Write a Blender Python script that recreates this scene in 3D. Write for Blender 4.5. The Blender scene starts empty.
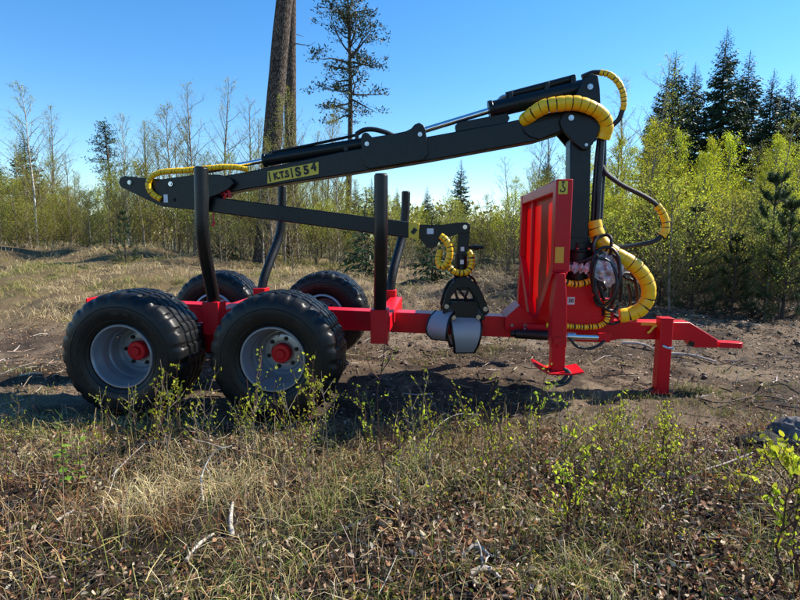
import bpy, math, random
import numpy as np
from mathutils import Vector, Matrix

# ------------------------------------------------------------------ camera, sky, sun, exposure
SC = bpy.context.scene
COL = SC.collection
PITCH = math.radians(7.4)
FPX = 510.0
CAM = np.array((0.0, 0.0, 1.28))
cd = bpy.data.cameras.new('camera')
cd.sensor_width = 36.0
cd.lens = 36.0 * FPX / 800.0
cd.clip_start = 0.05
cd.clip_end = 2000.0
co = bpy.data.objects.new('camera', cd)
co.location = CAM
co.rotation_euler = (math.radians(90) - PITCH, 0, 0)
COL.objects.link(co)
SC.camera = co

SUN_TO = Vector((1.0, 0.40, 1.0)).normalized()      # direction towards the sun
SUN_EL = math.asin(SUN_TO.z)
SUN_AZ = math.atan2(SUN_TO.x, SUN_TO.y)             # clockwise from +Y
W = bpy.data.worlds.new('World')
SC.world = W
W.use_nodes = True
wn = W.node_tree
sky = wn.nodes.new('ShaderNodeTexSky')
sky.sky_type = 'NISHITA'
sky.sun_disc = False
sky.sun_elevation = SUN_EL
sky.sun_rotation = SUN_AZ
sky.altitude = 0
sky.air_density = 1.0
sky.dust_density = 0.0
sky.ozone_density = 3.5
bg = wn.nodes['Background']
bg.inputs['Strength'].default_value = 0.115
sat = wn.nodes.new('ShaderNodeHueSaturation')
sat.inputs['Saturation'].default_value = 1.28
wn.links.new(sky.outputs['Color'], sat.inputs['Color'])
wn.links.new(sat.outputs['Color'], bg.inputs['Color'])

sl = bpy.data.lights.new('sun', 'SUN')
sl.energy = 5.0
sl.angle = math.radians(0.53)
sl.color = (1.0, 0.93, 0.82)
so = bpy.data.objects.new('sun', sl)
so.rotation_euler = (-SUN_TO).to_track_quat('-Z', 'Y').to_euler()
so.location = (20, 8, 20)
COL.objects.link(so)

SC.view_settings.view_transform = 'Standard'
SC.view_settings.look = 'None'
SC.view_settings.exposure = 0.95
SC.view_settings.gamma = 1.0
SC.view_settings.use_curve_mapping = False

SC.cycles.max_bounces = 6
SC.cycles.diffuse_bounces = 3
SC.cycles.glossy_bounces = 2
SC.cycles.transmission_bounces = 4
SC.cycles.transparent_max_bounces = 6

# ------------------------------------------------------------------ pixel helpers (photo is 800 x 600)
CP, SP = math.cos(PITCH), math.sin(PITCH)
def ray(px, py):
    u = (px - 400.0) / FPX; v = (300.0 - py) / FPX
    return np.array((u, CP + v * SP, -SP + v * CP))
def at(px, py, Y):
    r = ray(px, py)
    return CAM + r * (Y / r[1])
def on_ground(px, py, z=0.0):
    r = ray(px, py)
    return CAM + r * ((z - CAM[2]) / r[2])

R0 = np.array((-1.30, 4.52, 0.0))
YAW = math.radians(-4.7)
CY, SY = math.cos(YAW), math.sin(YAW)
def w2l(p):
    d = np.asarray(p) - R0
    return np.array((CY * d[0] + SY * d[1], -SY * d[0] + CY * d[1], d[2]))
def T(px, py, yl=0.0):
    """trailer-local point seen at pixel on the lengthwise plane y = yl"""
    r = ray(px, py)
    c = w2l(CAM)
    d = np.array((CY * r[0] + SY * r[1], -SY * r[0] + CY * r[1], r[2]))
    return c + d * ((yl - c[1]) / d[1])

# ------------------------------------------------------------------ small toolkit
def lin(c):
    c = np.asarray(c, float) / 255.0
    return tuple(np.where(c <= 0.04045, c / 12.92, ((c + 0.055) / 1.055) ** 2.4))

def nrm(v):
    v = np.asarray(v, float)
    return v / (np.linalg.norm(v) + 1e-12)

class MB:
    """collects geometry and links it as one mesh object"""
    def __init__(self):
        self.v = []; self.n = 0; self.f4 = []; self.f3 = []; self.ng = []; self.c = []; self.hascol = False
    def add(self, v, q=None, t=None, ng=None, col=None):
        v = np.asarray(v, float).reshape(-1, 3)
        if q is not None and len(q): self.f4.append(np.asarray(q, int) + self.n)
        if t is not None and len(t): self.f3.append(np.asarray(t, int) + self.n)
        if ng is not None:
            for g in ng: self.ng.append([i + self.n for i in g])
        self.v.append(v)
        if col is not None:
            self.hascol = True
            col = np.asarray(col, float)
            if col.ndim == 1: col = np.tile(col, (len(v), 1))
        else:
            col = np.full((len(v), 3), 0.5)
        self.c.append(col)
        self.n += len(v)
        return self
    def box(self, c, s, M=None):
        c = np.asarray(c, float); h = np.asarray(s, float) / 2
        b = np.array([(x, y, z) for z in (-1, 1) for y in (-1, 1) for x in (-1, 1)], float) * h
        if M is not None: b = b @ np.asarray(M).T
        return self.add(b + c, q=[(0, 2, 3, 1), (4, 5, 7, 6), (0, 1, 5, 4), (2, 6, 7, 3), (0, 4, 6, 2), (1, 3, 7, 5)])
    def bar(self, p0, p1, w, h, up=(0, 0, 1)):
        """box beam from p0 to p1"""
        p0 = np.asarray(p0, float); p1 = np.asarray(p1, float)
        d = nrm(p1 - p0); s = nrm(np.cross(up, d)); u = np.cross(d, s)
        M = np.stack([d, s, u], 1)
        return self.box((p0 + p1) / 2, (np.linalg.norm(p1 - p0), w, h), M)
    def prism(self, poly, y0, y1):
        """poly: list of local points (x,?,z); extruded between y0 and y1"""
        P = [(p[0], p[-1]) for p in poly]
        a = sum(P[i][0] * P[(i + 1) % len(P)][1] - P[(i + 1) % len(P)][0] * P[i][1] for i in range(len(P)))
        if a < 0: P = P[::-1]
        n = len(P)
        v = [(x, y0, z) for x, z in P] + [(x, y1, z) for x, z in P]
        return self.add(v, ng=[list(range(n)), list(range(2 * n - 1, n - 1, -1))],
                        q=[((i + 1) % n, i, n + i, n + (i + 1) % n) for i in range(n)])
    def tube(self, pts, rad, n=8, caps=True, col=None):
        pts = np.asarray(pts, float); m = len(pts)
        rad = np.broadcast_to(np.asarray(rad, float), (m,))
        d = np.gradient(pts, axis=0); d /= (np.linalg.norm(d, axis=1)[:, None] + 1e-12)
        ref = np.array((0, 0, 1.0)) if abs(d[0][2]) < 0.9 else np.array((1.0, 0, 0))
        s = nrm(np.cross(ref, d[0])); S = [s]
        for i in range(1, m):
            s = S[-1] - d[i] * np.dot(S[-1], d[i]); S.append(nrm(s))
        S = np.array(S); U = np.cross(d, S)
        a = np.arange(n) * 2 * math.pi / n
        ring = S[:, None, :] * np.cos(a)[None, :, None] + U[:, None, :] * np.sin(a)[None, :, None]
        v = pts[:, None, :] + ring * rad[:, None, None]
        i = np.arange(m - 1)[:, None] * n; j = np.arange(n)[None, :]; k = (j + 1) % n
        q = np.stack([i + j, i + k, i + n + k, i + n + j], -1).reshape(-1, 4)
        ng = [list(range(n - 1, -1, -1)), list(range((m - 1) * n, m * n))] if caps else None
        return self.add(v.reshape(-1, 3), q=q, ng=ng, col=col)
    def cyl(self, p0, p1, r, n=20, r1=None):
        return self.tube([p0, p1], [r, r if r1 is None else r1], n)
    def lathe(self, prof, n=48, axis='y', close=False):
        """prof: (radius, offset along axis)"""
        prof = np.asarray(prof, float); m = len(prof)
        a = np.arange(n) * 2 * math.pi / n
        x = prof[:, None, 0] * np.cos(a); z = prof[:, None, 0] * np.sin(a); y = np.repeat(prof[:, 1][:, None], n, 1)
        v = np.stack([x, y, z], -1)
        if axis == 'z': v = v[..., [0, 2, 1]]
        i = np.arange(m - 1)[:, None] * n; j = np.arange(n)[None, :]; k = (j + 1) % n
        q = np.stack([i + j, i + k, i + n + k, i + n + j], -1).reshape(-1, 4)
        if axis == 'z': q = q[:, ::-1]
        return self.add(v.reshape(-1, 3), q=q)
    def mesh(self, name, mat, sharp=None):
        v = np.concatenate(self.v) if self.v else np.zeros((0, 3))
        me = bpy.data.meshes.new(name)
        loops = []; tot = []
        for f in self.f4: loops.append(f.reshape(-1)); tot.append(np.full(len(f), 4))
        for f in self.f3: loops.append(f.reshape(-1)); tot.append(np.full(len(f), 3))
        for g in self.ng: loops.append(np.array(g)); tot.append(np.array([len(g)]))
        loops = np.concatenate(loops); tot = np.concatenate(tot)
        start = np.concatenate([[0], np.cumsum(tot)[:-1]])
        me.vertices.add(len(v)); me.vertices.foreach_set('co', v.reshape(-1).astype(np.float32))
        me.loops.add(len(loops)); me.loops.foreach_set('vertex_index', loops.astype(np.int32))
        me.polygons.add(len(tot)); me.polygons.foreach_set('loop_start', start.astype(np.int32))
        me.polygons.foreach_set('loop_total', tot.astype(np.int32))
        if sharp is not None: me.polygons.foreach_set('use_smooth', np.ones(len(tot), bool))
        me.update(calc_edges=True)
        if self.hascol:
            c = np.concatenate(self.c); c4 = np.ones((len(c), 4), np.float32); c4[:, :3] = c
            at_ = me.color_attributes.new('Col', 'FLOAT_COLOR', 'POINT'); at_.data.foreach_set('color', c4.reshape(-1))
        if sharp is not None: me.set_sharp_from_angle(angle=math.radians(sharp))
        me.validate()
        if mat: me.materials.append(mat)
        return me
    def build(self, name, mat, parent=None, sharp=35, bevel=0.0, loc=None):
        o = bpy.data.objects.new(name, self.mesh(name, mat, sharp))
        COL.objects.link(o)
        if parent: o.parent = parent
        if loc is not None: o.location = loc
        if bevel:
            b = o.modifiers.new('bevel', 'BEVEL'); b.width = bevel; b.segments = 2; b.limit_method = 'ANGLE'
            b.angle_limit = math.radians(40); b.harden_normals = False
        return o

def empty(name, loc, rz=0.0):
    o = bpy.data.objects.new(name, None); COL.objects.link(o)
    o.location = loc; o.rotation_euler = (0, 0, rz); o.empty_display_size = 0.2
    return o
def tag(o, label=None, cat=None, group=None, kind=None):
    if label: o['label'] = label
    if cat: o['category'] = cat
    if group: o['group'] = group
    if kind: o['kind'] = kind
    return o
def copy_tree(o, parent=None):
    c = o.copy(); COL.objects.link(c); c.parent = parent
    for ch in list(o.children): copy_tree(ch, c)
    return c
def inst(name, mesh, parent, loc=None, rot=None):
    o = bpy.data.objects.new(name, mesh); COL.objects.link(o); o.parent = parent
    if loc is not None: o.location = loc
    if rot is not None: o.rotation_euler = rot
    return o
def spline(pts, n=24):
    """Catmull-Rom through pts"""
    P = np.asarray(pts, float)
    P = np.concatenate([[2 * P[0] - P[1]], P, [2 * P[-1] - P[-2]]])
    m = len(P) - 3; out = []
    for t in np.linspace(0, m - 1e-6, n):
        i = int(t); u = t - i; a, b, c, d = P[i:i + 4]
        out.append(0.5 * (2 * b + (c - a) * u + (2 * a - 5 * b + 4 * c - d) * u * u + (3 * b - a - 3 * c + d) * u ** 3))
    return np.array(out)

# value noise for terrain and scatter
def _h(ix, iy, s):
    n = (ix * 374761393 + iy * 668265263 + s * 1442695041) & 0x7fffffff
    n = ((n ^ (n >> 13)) * 1274126177) & 0x7fffffff
    return ((n ^ (n >> 16)) & 0xffff) / 65535.0
def vnoise(x, y, s=0):
    x = np.asarray(x, float); y = np.asarray(y, float)
    ix = np.floor(x).astype(np.int64); iy = np.floor(y).astype(np.int64)
    fx = x - ix; fy = y - iy; fx = fx * fx * (3 - 2 * fx); fy = fy * fy * (3 - 2 * fy)
    a = _h(ix, iy, s); b = _h(ix + 1, iy, s); c = _h(ix, iy + 1, s); d = _h(ix + 1, iy + 1, s)
    return (a * (1 - fx) + b * fx) * (1 - fy) + (c * (1 - fx) + d * fx) * fy
def fbm(x, y, o=4, s=0):
    r = 0; a = 0.5; t = 0
    for k in range(o):
        r = r + a * vnoise(x, y, s + k * 17); t += a; a *= 0.5; x = x * 2.03 + 5.1; y = y * 2.03 + 1.7
    return r / t
def sstep(a, b, x):
    t = np.clip((x - a) / (b - a), 0, 1); return t * t * (3 - 2 * t)

# ------------------------------------------------------------------ materials
def new_mat(name):
    m = bpy.data.materials.new(name); m.use_nodes = True
    nt = m.node_tree; return m, nt, nt.nodes['Principled BSDF']
def paint(name, col, rough=0.4, dirt=0.25, dirtcol=(0.16, 0.12, 0.08), metal=0.0, coat=0.0, scale=6.0, spec=0.5):
    """painted or bare metal with dust and scuffs that have a shape of their own"""
    m, nt, b = new_mat(name); N = nt.nodes; L = nt.links
    tc = N.new('ShaderNodeTexCoord')
    n1 = N.new('ShaderNodeTexNoise'); n1.inputs['Scale'].default_value = scale; n1.inputs['Detail'].default_value = 8; n1.inputs['Roughness'].default_value = 0.7
    L.new(tc.outputs['Object'], n1.inputs['Vector'])
    r = N.new('ShaderNodeValToRGB'); r.color_ramp.elements[0].position = 0.5; r.color_ramp.elements[1].position = 0.78
    L.new(n1.outputs['Fac'], r.inputs['Fac'])
    mu = N.new('ShaderNodeMath'); mu.operation = 'MULTIPLY'; mu.inputs[1].default_value = dirt
    L.new(r.outputs['Color'], mu.inputs[0])
    mx = N.new('ShaderNodeMixRGB'); mx.inputs['Color1'].default_value = (*col, 1); mx.inputs['Color2'].default_value = (*dirtcol, 1)
    L.new(mu.outputs[0], mx.inputs['Fac']); L.new(mx.outputs['Color'], b.inputs['Base Color'])
    n2 = N.new('ShaderNodeTexNoise'); n2.inputs['Scale'].default_value = scale * 7; n2.inputs['Detail'].default_value = 5
    L.new(tc.outputs['Object'], n2.inputs['Vector'])
    mr = N.new('ShaderNodeMapRange'); mr.inputs['To Min'].default_value = rough * 0.75; mr.inputs['To Max'].default_value = min(1, rough * 1.35)
    L.new(n2.outputs['Fac'], mr.inputs['Value']); L.new(mr.outputs['Result'], b.inputs['Roughness'])
    bp = N.new('ShaderNodeBump'); bp.inputs['Strength'].default_value = 0.05; bp.inputs['Distance'].default_value = 0.01
    L.new(n2.outputs['Fac'], bp.inputs['Height']); L.new(bp.outputs['Normal'], b.inputs['Normal'])
    b.inputs['Metallic'].default_value = metal; b.inputs['Coat Weight'].default_value = coat
    b.inputs['Specular IOR Level'].default_value = spec
    return m
def foliage(name, trans=0.4, rough=0.6, jitter=0.25, tint=None):
    """leaf colour from the mesh, passing some light through"""
    m = bpy.data.materials.new(name); m.use_nodes = True; nt = m.node_tree; N = nt.nodes; L = nt.links
    N.remove(N['Principled BSDF'])
    a = N.new('ShaderNodeVertexColor'); a.layer_name = 'Col'
    oi = N.new('ShaderNodeObjectInfo')
    mr = N.new('ShaderNodeMapRange'); mr.inputs['To Min'].default_value = 1 - jitter; mr.inputs['To Max'].default_value = 1 + jitter
    L.new(oi.outputs['Random'], mr.inputs['Value'])
    hs = N.new('ShaderNodeHueSaturation'); L.new(a.outputs['Color'], hs.inputs['Color']); L.new(mr.outputs['Result'], hs.inputs['Value'])
    mh = N.new('ShaderNodeMapRange'); mh.inputs['To Min'].default_value = 0.485; mh.inputs['To Max'].default_value = 0.515
    L.new(oi.outputs['Random'], mh.inputs['Value']); L.new(mh.outputs['Result'], hs.inputs['Hue'])
    d = N.new('ShaderNodeBsdfPrincipled'); L.new(hs.outputs['Color'], d.inputs['Base Color']); d.inputs['Roughness'].default_value = rough
    d.inputs['Specular IOR Level'].default_value = 0.25
    t = N.new('ShaderNodeBsdfTranslucent'); L.new(hs.outputs['Color'], t.inputs['Color'])
    mx = N.new('ShaderNodeMixShader'); mx.inputs['Fac'].default_value = trans
    L.new(d.outputs[0], mx.inputs[1]); L.new(t.outputs[0], mx.inputs[2])
    L.new(mx.outputs[0], N['Material Output'].inputs['Surface'])
    return m
def bark(name, c1, c2, scale=8.0, stretch=(1, 1, 0.25), bump=0.6, dist=0.02):
    m, nt, b = new_mat(name); N = nt.nodes; L = nt.links
    tc = N.new('ShaderNodeTexCoord'); mp = N.new('ShaderNodeMapping'); mp.inputs['Scale'].default_value = stretch
    L.new(tc.outputs['Object'], mp.inputs['Vector'])
    v = N.new('ShaderNodeTexNoise'); v.inputs['Scale'].default_value = scale; v.inputs['Detail'].default_value = 8; v.inputs['Roughness'].default_value = 0.7
    L.new(mp.outputs['Vector'], v.inputs['Vector'])
    r = N.new('ShaderNodeValToRGB'); r.color_ramp.elements[0].position = 0.35; r.color_ramp.elements[1].position = 0.65
    r.color_ramp.elements[0].color = (*c1, 1); r.color_ramp.elements[1].color = (*c2, 1)
    L.new(v.outputs['Fac'], r.inputs['Fac']); L.new(r.outputs['Color'], b.inputs['Base Color'])
    bp = N.new('ShaderNodeBump'); bp.inputs['Strength'].default_value = bump; bp.inputs['Distance'].default_value = dist
    L.new(v.outputs['Fac'], bp.inputs['Height']); L.new(bp.outputs['Normal'], b.inputs['Normal'])
    b.inputs['Roughness'].default_value = 0.85; b.inputs['Specular IOR Level'].default_value = 0.2
    return m
def plated_bark(name, c1, c2, c3):
    m, nt, b = new_mat(name); N = nt.nodes; L = nt.links
    tc = N.new('ShaderNodeTexCoord'); mp = N.new('ShaderNodeMapping'); mp.inputs['Scale'].default_value = (20, 20, 6.5)
    L.new(tc.outputs['Object'], mp.inputs['Vector'])
    ns = N.new('ShaderNodeTexNoise'); ns.inputs['Scale'].default_value = 1.3; ns.inputs['Detail'].default_value = 6
    L.new(mp.outputs['Vector'], ns.inputs['Vector'])
    va = N.new('ShaderNodeMixRGB'); va.inputs['Fac'].default_value = 0.35; L.new(mp.outputs['Vector'], va.inputs['Color1']); L.new(ns.outputs['Color'], va.inputs['Color2'])
    v = N.new('ShaderNodeTexVoronoi'); v.feature = 'DISTANCE_TO_EDGE'; v.inputs['Scale'].default_value = 1.6; L.new(va.outputs['Color'], v.inputs['Vector'])
    r = N.new('ShaderNodeValToRGB'); r.color_ramp.elements[0].position = 0.02; r.color_ramp.elements[0].color = (*c1, 1); r.color_ramp.elements[1].position = 0.22; r.color_ramp.elements[1].color = (*c2, 1)
    L.new(v.outputs['Distance'], r.inputs['Fac'])
    mx = N.new('ShaderNodeMixRGB'); mx.blend_type = 'MIX'; mx.inputs['Color2'].default_value = (*c3, 1); L.new(r.outputs['Color'], mx.inputs['Color1'])
    r2 = N.new('ShaderNodeMapRange'); r2.inputs['From Min'].default_value = 0.5; r2.inputs['From Max'].default_value = 0.7; r2.inputs['To Max'].default_value = 0.7; L.new(ns.outputs['Fac'], r2.inputs['Value'])
    L.new(r2.outputs['Result'], mx.inputs['Fac']); L.new(mx.outputs['Color'], b.inputs['Base Color'])
    bp = N.new('ShaderNodeBump'); bp.inputs['Strength'].default_value = 1.0; bp.inputs['Distance'].default_value = 0.05
    L.new(r.outputs['Color'], bp.inputs['Height']); L.new(bp.outputs['Normal'], b.inputs['Normal']); b.inputs['Roughness'].default_value = 0.9; b.inputs['Specular IOR Level'].default_value = 0.15
    return m
def flat(name, col, rough=0.5, metal=0.0, scale=40.0, var=0.2, spec=0.5):
    return paint(name, col, rough, var, tuple(c * 0.5 for c in col), metal, 0.0, scale, spec)

M = {}
M['red'] = paint('red_paint', (0.56, 0.003, 0.012), 0.33, 0.30, (0.22, 0.05, 0.03), coat=0.0, spec=0.28)
M['dark'] = paint('dark_green_black_paint', (0.0045, 0.0085, 0.0095), 0.36, 0.10, (0.04, 0.036, 0.03), coat=0.0, spec=0.35)
M['black'] = paint('black_paint', (0.005, 0.0055, 0.006), 0.36, 0.15, (0.035, 0.03, 0.027), spec=0.4)
M['rubber'] = paint('tyre_rubber', (0.005, 0.0055, 0.006), 0.40, 0.45, (0.028, 0.023, 0.018), scale=9.0, spec=0.32)
M['hose'] = paint('hose_rubber', (0.012, 0.012, 0.012), 0.42, 0.1)
M['yellow'] = paint('yellow_hose_wrap', (0.95, 0.55, 0.008), 0.38, 0.30, (0.34, 0.20, 0.04), scale=25)
M['rim'] = paint('rim_silver', (0.30, 0.32, 0.35), 0.30, 0.35, (0.14, 0.12, 0.10), metal=0.55)
M['steel'] = paint('bare_steel', (0.56, 0.56, 0.57), 0.22, 0.15, (0.2, 0.17, 0.14), metal=0.9)
M['chrome'] = paint('chromed_rod', (0.75, 0.76, 0.78), 0.10, 0.05, (0.3, 0.3, 0.3), metal=1.0)
M['jaw'] = paint('worn_grey_steel', (0.36, 0.36, 0.37), 0.40, 0.4, (0.25, 0.23, 0.21), metal=0.1, scale=11)
M['sign'] = flat('sign_yellow', (0.72, 0.50, 0.04), 0.4)
M['ink'] = flat('black_ink', (0.008, 0.008, 0.008), 0.5)
M['reflector'] = flat('orange_reflector', (0.78, 0.30, 0.02), 0.3)
M['white'] = flat('white_sticker', (0.72, 0.73, 0.74), 0.45)
M['strap'] = flat('red_strap', (0.55, 0.02, 0.03), 0.6)

def sheet_mat():
    """thin red sheet of the headboard; the low sun glows through it"""
    m, nt, b = new_mat('red_translucent_sheet'); N = nt.nodes; L = nt.links
    b.inputs['Base Color'].default_value = (0.42, 0.004, 0.010, 1); b.inputs['Roughness'].default_value = 0.35
    t = N.new('ShaderNodeBsdfTranslucent'); t.inputs['Color'].default_value = (0.85, 0.012, 0.012, 1)
    mx = N.new('ShaderNodeMixShader')
    tc = N.new('ShaderNodeTexCoord'); ns = N.new('ShaderNodeTexNoise'); ns.inputs['Scale'].default_value = 5
    L.new(tc.outputs['Object'], ns.inputs['Vector'])
    mr = N.new('ShaderNodeMapRange'); mr.inputs['To Min'].default_value = 0.42; mr.inputs['To Max'].default_value = 0.58
    L.new(ns.outputs['Fac'], mr.inputs['Value']); L.new(mr.outputs['Result'], mx.inputs['Fac'])
    L.new(b.outputs[0], mx.inputs[1]); L.new(t.outputs[0], mx.inputs[2]); L.new(mx.outputs[0], N['Material Output'].inputs['Surface'])
    return m
M['sheet'] = sheet_mat()
def plastic_mat():
    m, nt, b = new_mat('clear_plastic_film')
    N = nt.nodes; L = nt.links
    b.inputs['Base Color'].default_value = (0.9, 0.92, 0.95, 1); b.inputs['Roughness'].default_value = 0.12
    tr = N.new('ShaderNodeBsdfTransparent'); mx = N.new('ShaderNodeMixShader')
    tc = N.new('ShaderNodeTexCoord'); ns = N.new('ShaderNodeTexNoise'); ns.inputs['Scale'].default_value = 22; ns.inputs['Detail'].default_value = 6
    L.new(tc.outputs['Object'], ns.inputs['Vector'])
    mr = N.new('ShaderNodeMapRange'); mr.inputs['From Min'].default_value = 0.35; mr.inputs['From Max'].default_value = 0.68
    mr.inputs['To Min'].default_value = 0.22; mr.inputs['To Max'].default_value = 0.85
    bp = N.new('ShaderNodeBump'); bp.inputs['Strength'].default_value = 1.0; bp.inputs['Distance'].default_value = 0.03
    L.new(ns.outputs['Fac'], bp.inputs['Height']); L.new(bp.outputs['Normal'], b.inputs['Normal'])
    L.new(ns.outputs['Fac'], mr.inputs['Value']); L.new(mr.outputs['Result'], mx.inputs['Fac'])
    L.new(tr.outputs[0], mx.inputs[1]); L.new(b.outputs[0], mx.inputs[2]); L.new(mx.outputs[0], N['Material Output'].inputs['Surface'])
    return m
M['film'] = plastic_mat()
M['leaf'] = foliage('spring_leaves', 0.52)
M['needle'] = foliage('conifer_needles', 0.15, 0.55, 0.2)
M['grass'] = foliage('dry_and_green_grass', 0.22, 0.55, 0.0)
M['litter'] = foliage('fallen_leaves', 0.15, 0.55, 0.0)
M['twig'] = bark('twig_bark', (0.045, 0.032, 0.026), (0.13, 0.10, 0.08), 20, (1, 1, 0.3), 0.3, 0.004)
M['redtwig'] = bark('reddish_twig_bark', (0.05, 0.02, 0.015), (0.14, 0.07, 0.05), 30, (1, 1, 0.3), 0.3, 0.002)
M['birchtwig'] = bark('pale_birch_twig', (0.085, 0.065, 0.035), (0.26, 0.20, 0.11), 12, (1, 1, 0.3), 0.2, 0.003)
M['palestem'] = bark('pale_sapling_stem', (0.10, 0.075, 0.05), (0.30, 0.24, 0.18), 30, (1, 1, 0.3), 0.2, 0.002)
M['greybark'] = bark('young_tree_bark', (0.10, 0.085, 0.06), (0.32, 0.28, 0.22), 14, (1, 1, 0.4))
M['birchbark'] = bark('white_birch_bark', (0.14, 0.12, 0.10), (0.72, 0.69, 0.64), 7, (0.6, 0.6, 2.2), 0.2)
M['pinebark'] = plated_bark('old_pine_bark', (0.018, 0.014, 0.012), (0.15, 0.115, 0.09), (0.055, 0.042, 0.034))
M['sprucebark'] = bark('spruce_bark', (0.03, 0.024, 0.02), (0.12, 0.09, 0.07), 12)
M['deadwood'] = bark('bleached_wood', (0.22, 0.18, 0.14), (0.62, 0.57, 0.50), 16, (1, 1, 1), 0.5, 0.006)
M['stone'] = bark('dark_stone', (0.05, 0.05, 0.055), (0.20, 0.195, 0.20), 5, (1, 1, 1), 0.6, 0.03)
# ------------------------------------------------------------------ ground
def height(x, y):
    x = np.asarray(x, float); y = np.asarray(y, float)
    h = 0.05 * (fbm(x * 0.7, y * 0.7, 3, 3) - 0.5)
    fg = 1 - sstep(2.5, 3.25, y + 0.25 * (vnoise(x * 0.8, y * 0.0, 9) - 0.5))
    h = h + fg * (0.03 + 0.16 * (fbm(x * 1.6, y * 1.6, 4, 21) - 0.5))
    # ruts of the track
    for yc, dp, w in ((3.55, 0.05, 0.28), (5.45, 0.045, 0.3), (4.1, 0.015, 0.2)):
        c = yc + 0.15 * (vnoise(x * 0.35, 0 * y, 40) - 0.5) + 0.02 * x * -1.0
        h = h - dp * np.exp(-((y - c) / w) ** 2)
    clod = sstep(2.8, 3.4, y) * (1 - sstep(7.5, 10, y))
    h = h + clod * 0.060 * (fbm(x * 8, y * 8, 4, 61) - 0.5) * (0.4 + 1.2 * vnoise(x * 0.9, y * 0.9, 77))
    # behind the track the land rises
    left = 1 - sstep(-5.0, 0.0, x)
    h = h + left * (0.34 * sstep(6.5, 12.5, y) + 0.42 * np.exp(-((y - 14.6 - 0.8 * np.sin(x * 0.5)) / 1.5) ** 2) * (0.6 + 0.8 * vnoise(x * 0.9, y * 0.9, 19)) * sstep(-4, -8, x))
    h = h + (1 - left) * 0.22 * sstep(6.5, 11, y)
    h = h + sstep(5.6, 8, y) * (0.26 * (fbm(x * 0.9, y * 0.9, 3, 5) - 0.45) + 0.30 * (fbm(x * 2.2, y * 2.2, 3, 15) - 0.45))
    h = h + 0.01 * np.clip(y - 18, 0, 60)
    # clods pushed up along the right of the track
    h = h + 0.16 * sstep(0.8, 2.2, x) * np.exp(-((y - 6.6) / 0.7) ** 2) * fbm(x * 4, y * 4, 3, 31)
    return h
def hgt(x, y): return float(height(np.array([x]), np.array([y]))[0])

def axis_vals(a, b, step, ext_lo, ext_hi, g=1.13):
    v = list(np.arange(a, b, step))
    s = step; p = v[-1]; hi = []
    while p < ext_hi: s *= g; p += s; hi.append(p)
    s = step; p = v[0]; lo = []
    while p > ext_lo: s *= g; p -= s; lo.append(p)
    return np.array(lo[::-1] + v + hi)
gx = axis_vals(-5.2, 5.2, 0.026, -400, 400, 1.09)
gy = axis_vals(1.2, 7.6, 0.026, -120, 600, 1.06)
GX, GY = np.meshgrid(gx, gy)
GZ = height(GX, GY)
soil = np.array((0.105, 0.074, 0.050)); dry = np.array((0.27, 0.20, 0.135)); dark = np.array((0.026, 0.019, 0.014)); straw = np.array((0.17, 0.125, 0.065)); moss = np.array((0.08, 0.085, 0.025))
n1 = fbm(GX * 1.3, GY * 1.3, 4, 101); n2 = fbm(GX * 6, GY * 6, 3, 131)
def mixc(a, b, t): return a * (1 - t[..., None]) + b * t[..., None]
gc = mixc(np.broadcast_to(soil, GX.shape + (3,)), dry, sstep(0.35, 0.65, n1))
gc = mixc(gc, dark, 0.6 * sstep(0.52, 0.72, n2))
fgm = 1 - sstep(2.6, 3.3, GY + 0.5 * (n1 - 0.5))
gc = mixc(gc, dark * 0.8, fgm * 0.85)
bk = sstep(6.2, 7.4, GY + 1.2 * (n1 - 0.5)) * (1 - sstep(-3.0, 1.5, GX))
gc = mixc(gc, straw, bk * 0.8)
bk2 = sstep(7.0, 8.5, GY) * sstep(0.0, 2.0, GX)
gc = mixc(gc, dark * 1.4, bk2 * 0.8)
far = sstep(15, 22, GY)
gc = mixc(gc, moss * 0.7, far * 0.8)
ny, nx = GX.shape
idx = np.arange(ny * nx).reshape(ny, nx)
gq = np.stack([idx[:-1, :-1], idx[:-1, 1:], idx[1:, 1:], idx[1:, :-1]], -1).reshape(-1, 4)
def ground_mat():
    m, nt, b = new_mat('forest_soil'); N = nt.nodes; L = nt.links
    a = N.new('ShaderNodeVertexColor'); a.layer_name = 'Col'
    tc = N.new('ShaderNodeTexCoord')
    n = N.new('ShaderNodeTexNoise'); n.inputs['Scale'].default_value = 24; n.inputs['Detail'].default_value = 12; n.inputs['Roughness'].default_value = 0.82
    L.new(tc.outputs['Object'], n.inputs['Vector'])
    v = N.new('ShaderNodeTexVoronoi'); v.inputs['Scale'].default_value = 55; L.new(tc.outputs['Object'], v.inputs['Vector'])
    mr = N.new('ShaderNodeMapRange'); mr.inputs['From Min'].default_value = 0.3; mr.inputs['From Max'].default_value = 0.72
    mr.inputs['To Min'].default_value = 0.35; mr.inputs['To Max'].default_value = 1.55
    L.new(n.outputs['Fac'], mr.inputs['Value'])
    mx = N.new('ShaderNodeMixRGB'); mx.blend_type = 'MULTIPLY'; mx.inputs['Fac'].default_value = 1
    L.new(a.outputs['Color'], mx.inputs['Color1']); L.new(mr.outputs['Result'], mx.inputs['Color2'])
    L.new(mx.outputs['Color'], b.inputs['Base Color'])
    ad = N.new('ShaderNodeMath'); ad.operation = 'ADD'; L.new(n.outputs['Fac'], ad.inputs[0]); ad.inputs[1].default_value = 0.0
    bp = N.new('ShaderNodeBump'); bp.inputs['Strength'].default_value = 1.0; bp.inputs['Distance'].default_value = 0.045
    L.new(ad.outputs[0], bp.inputs['Height']); L.new(bp.outputs['Normal'], b.inputs['Normal'])
    b.inputs['Roughness'].default_value = 0.95; b.inputs['Specular IOR Level'].default_value = 0.15
    return m
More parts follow.
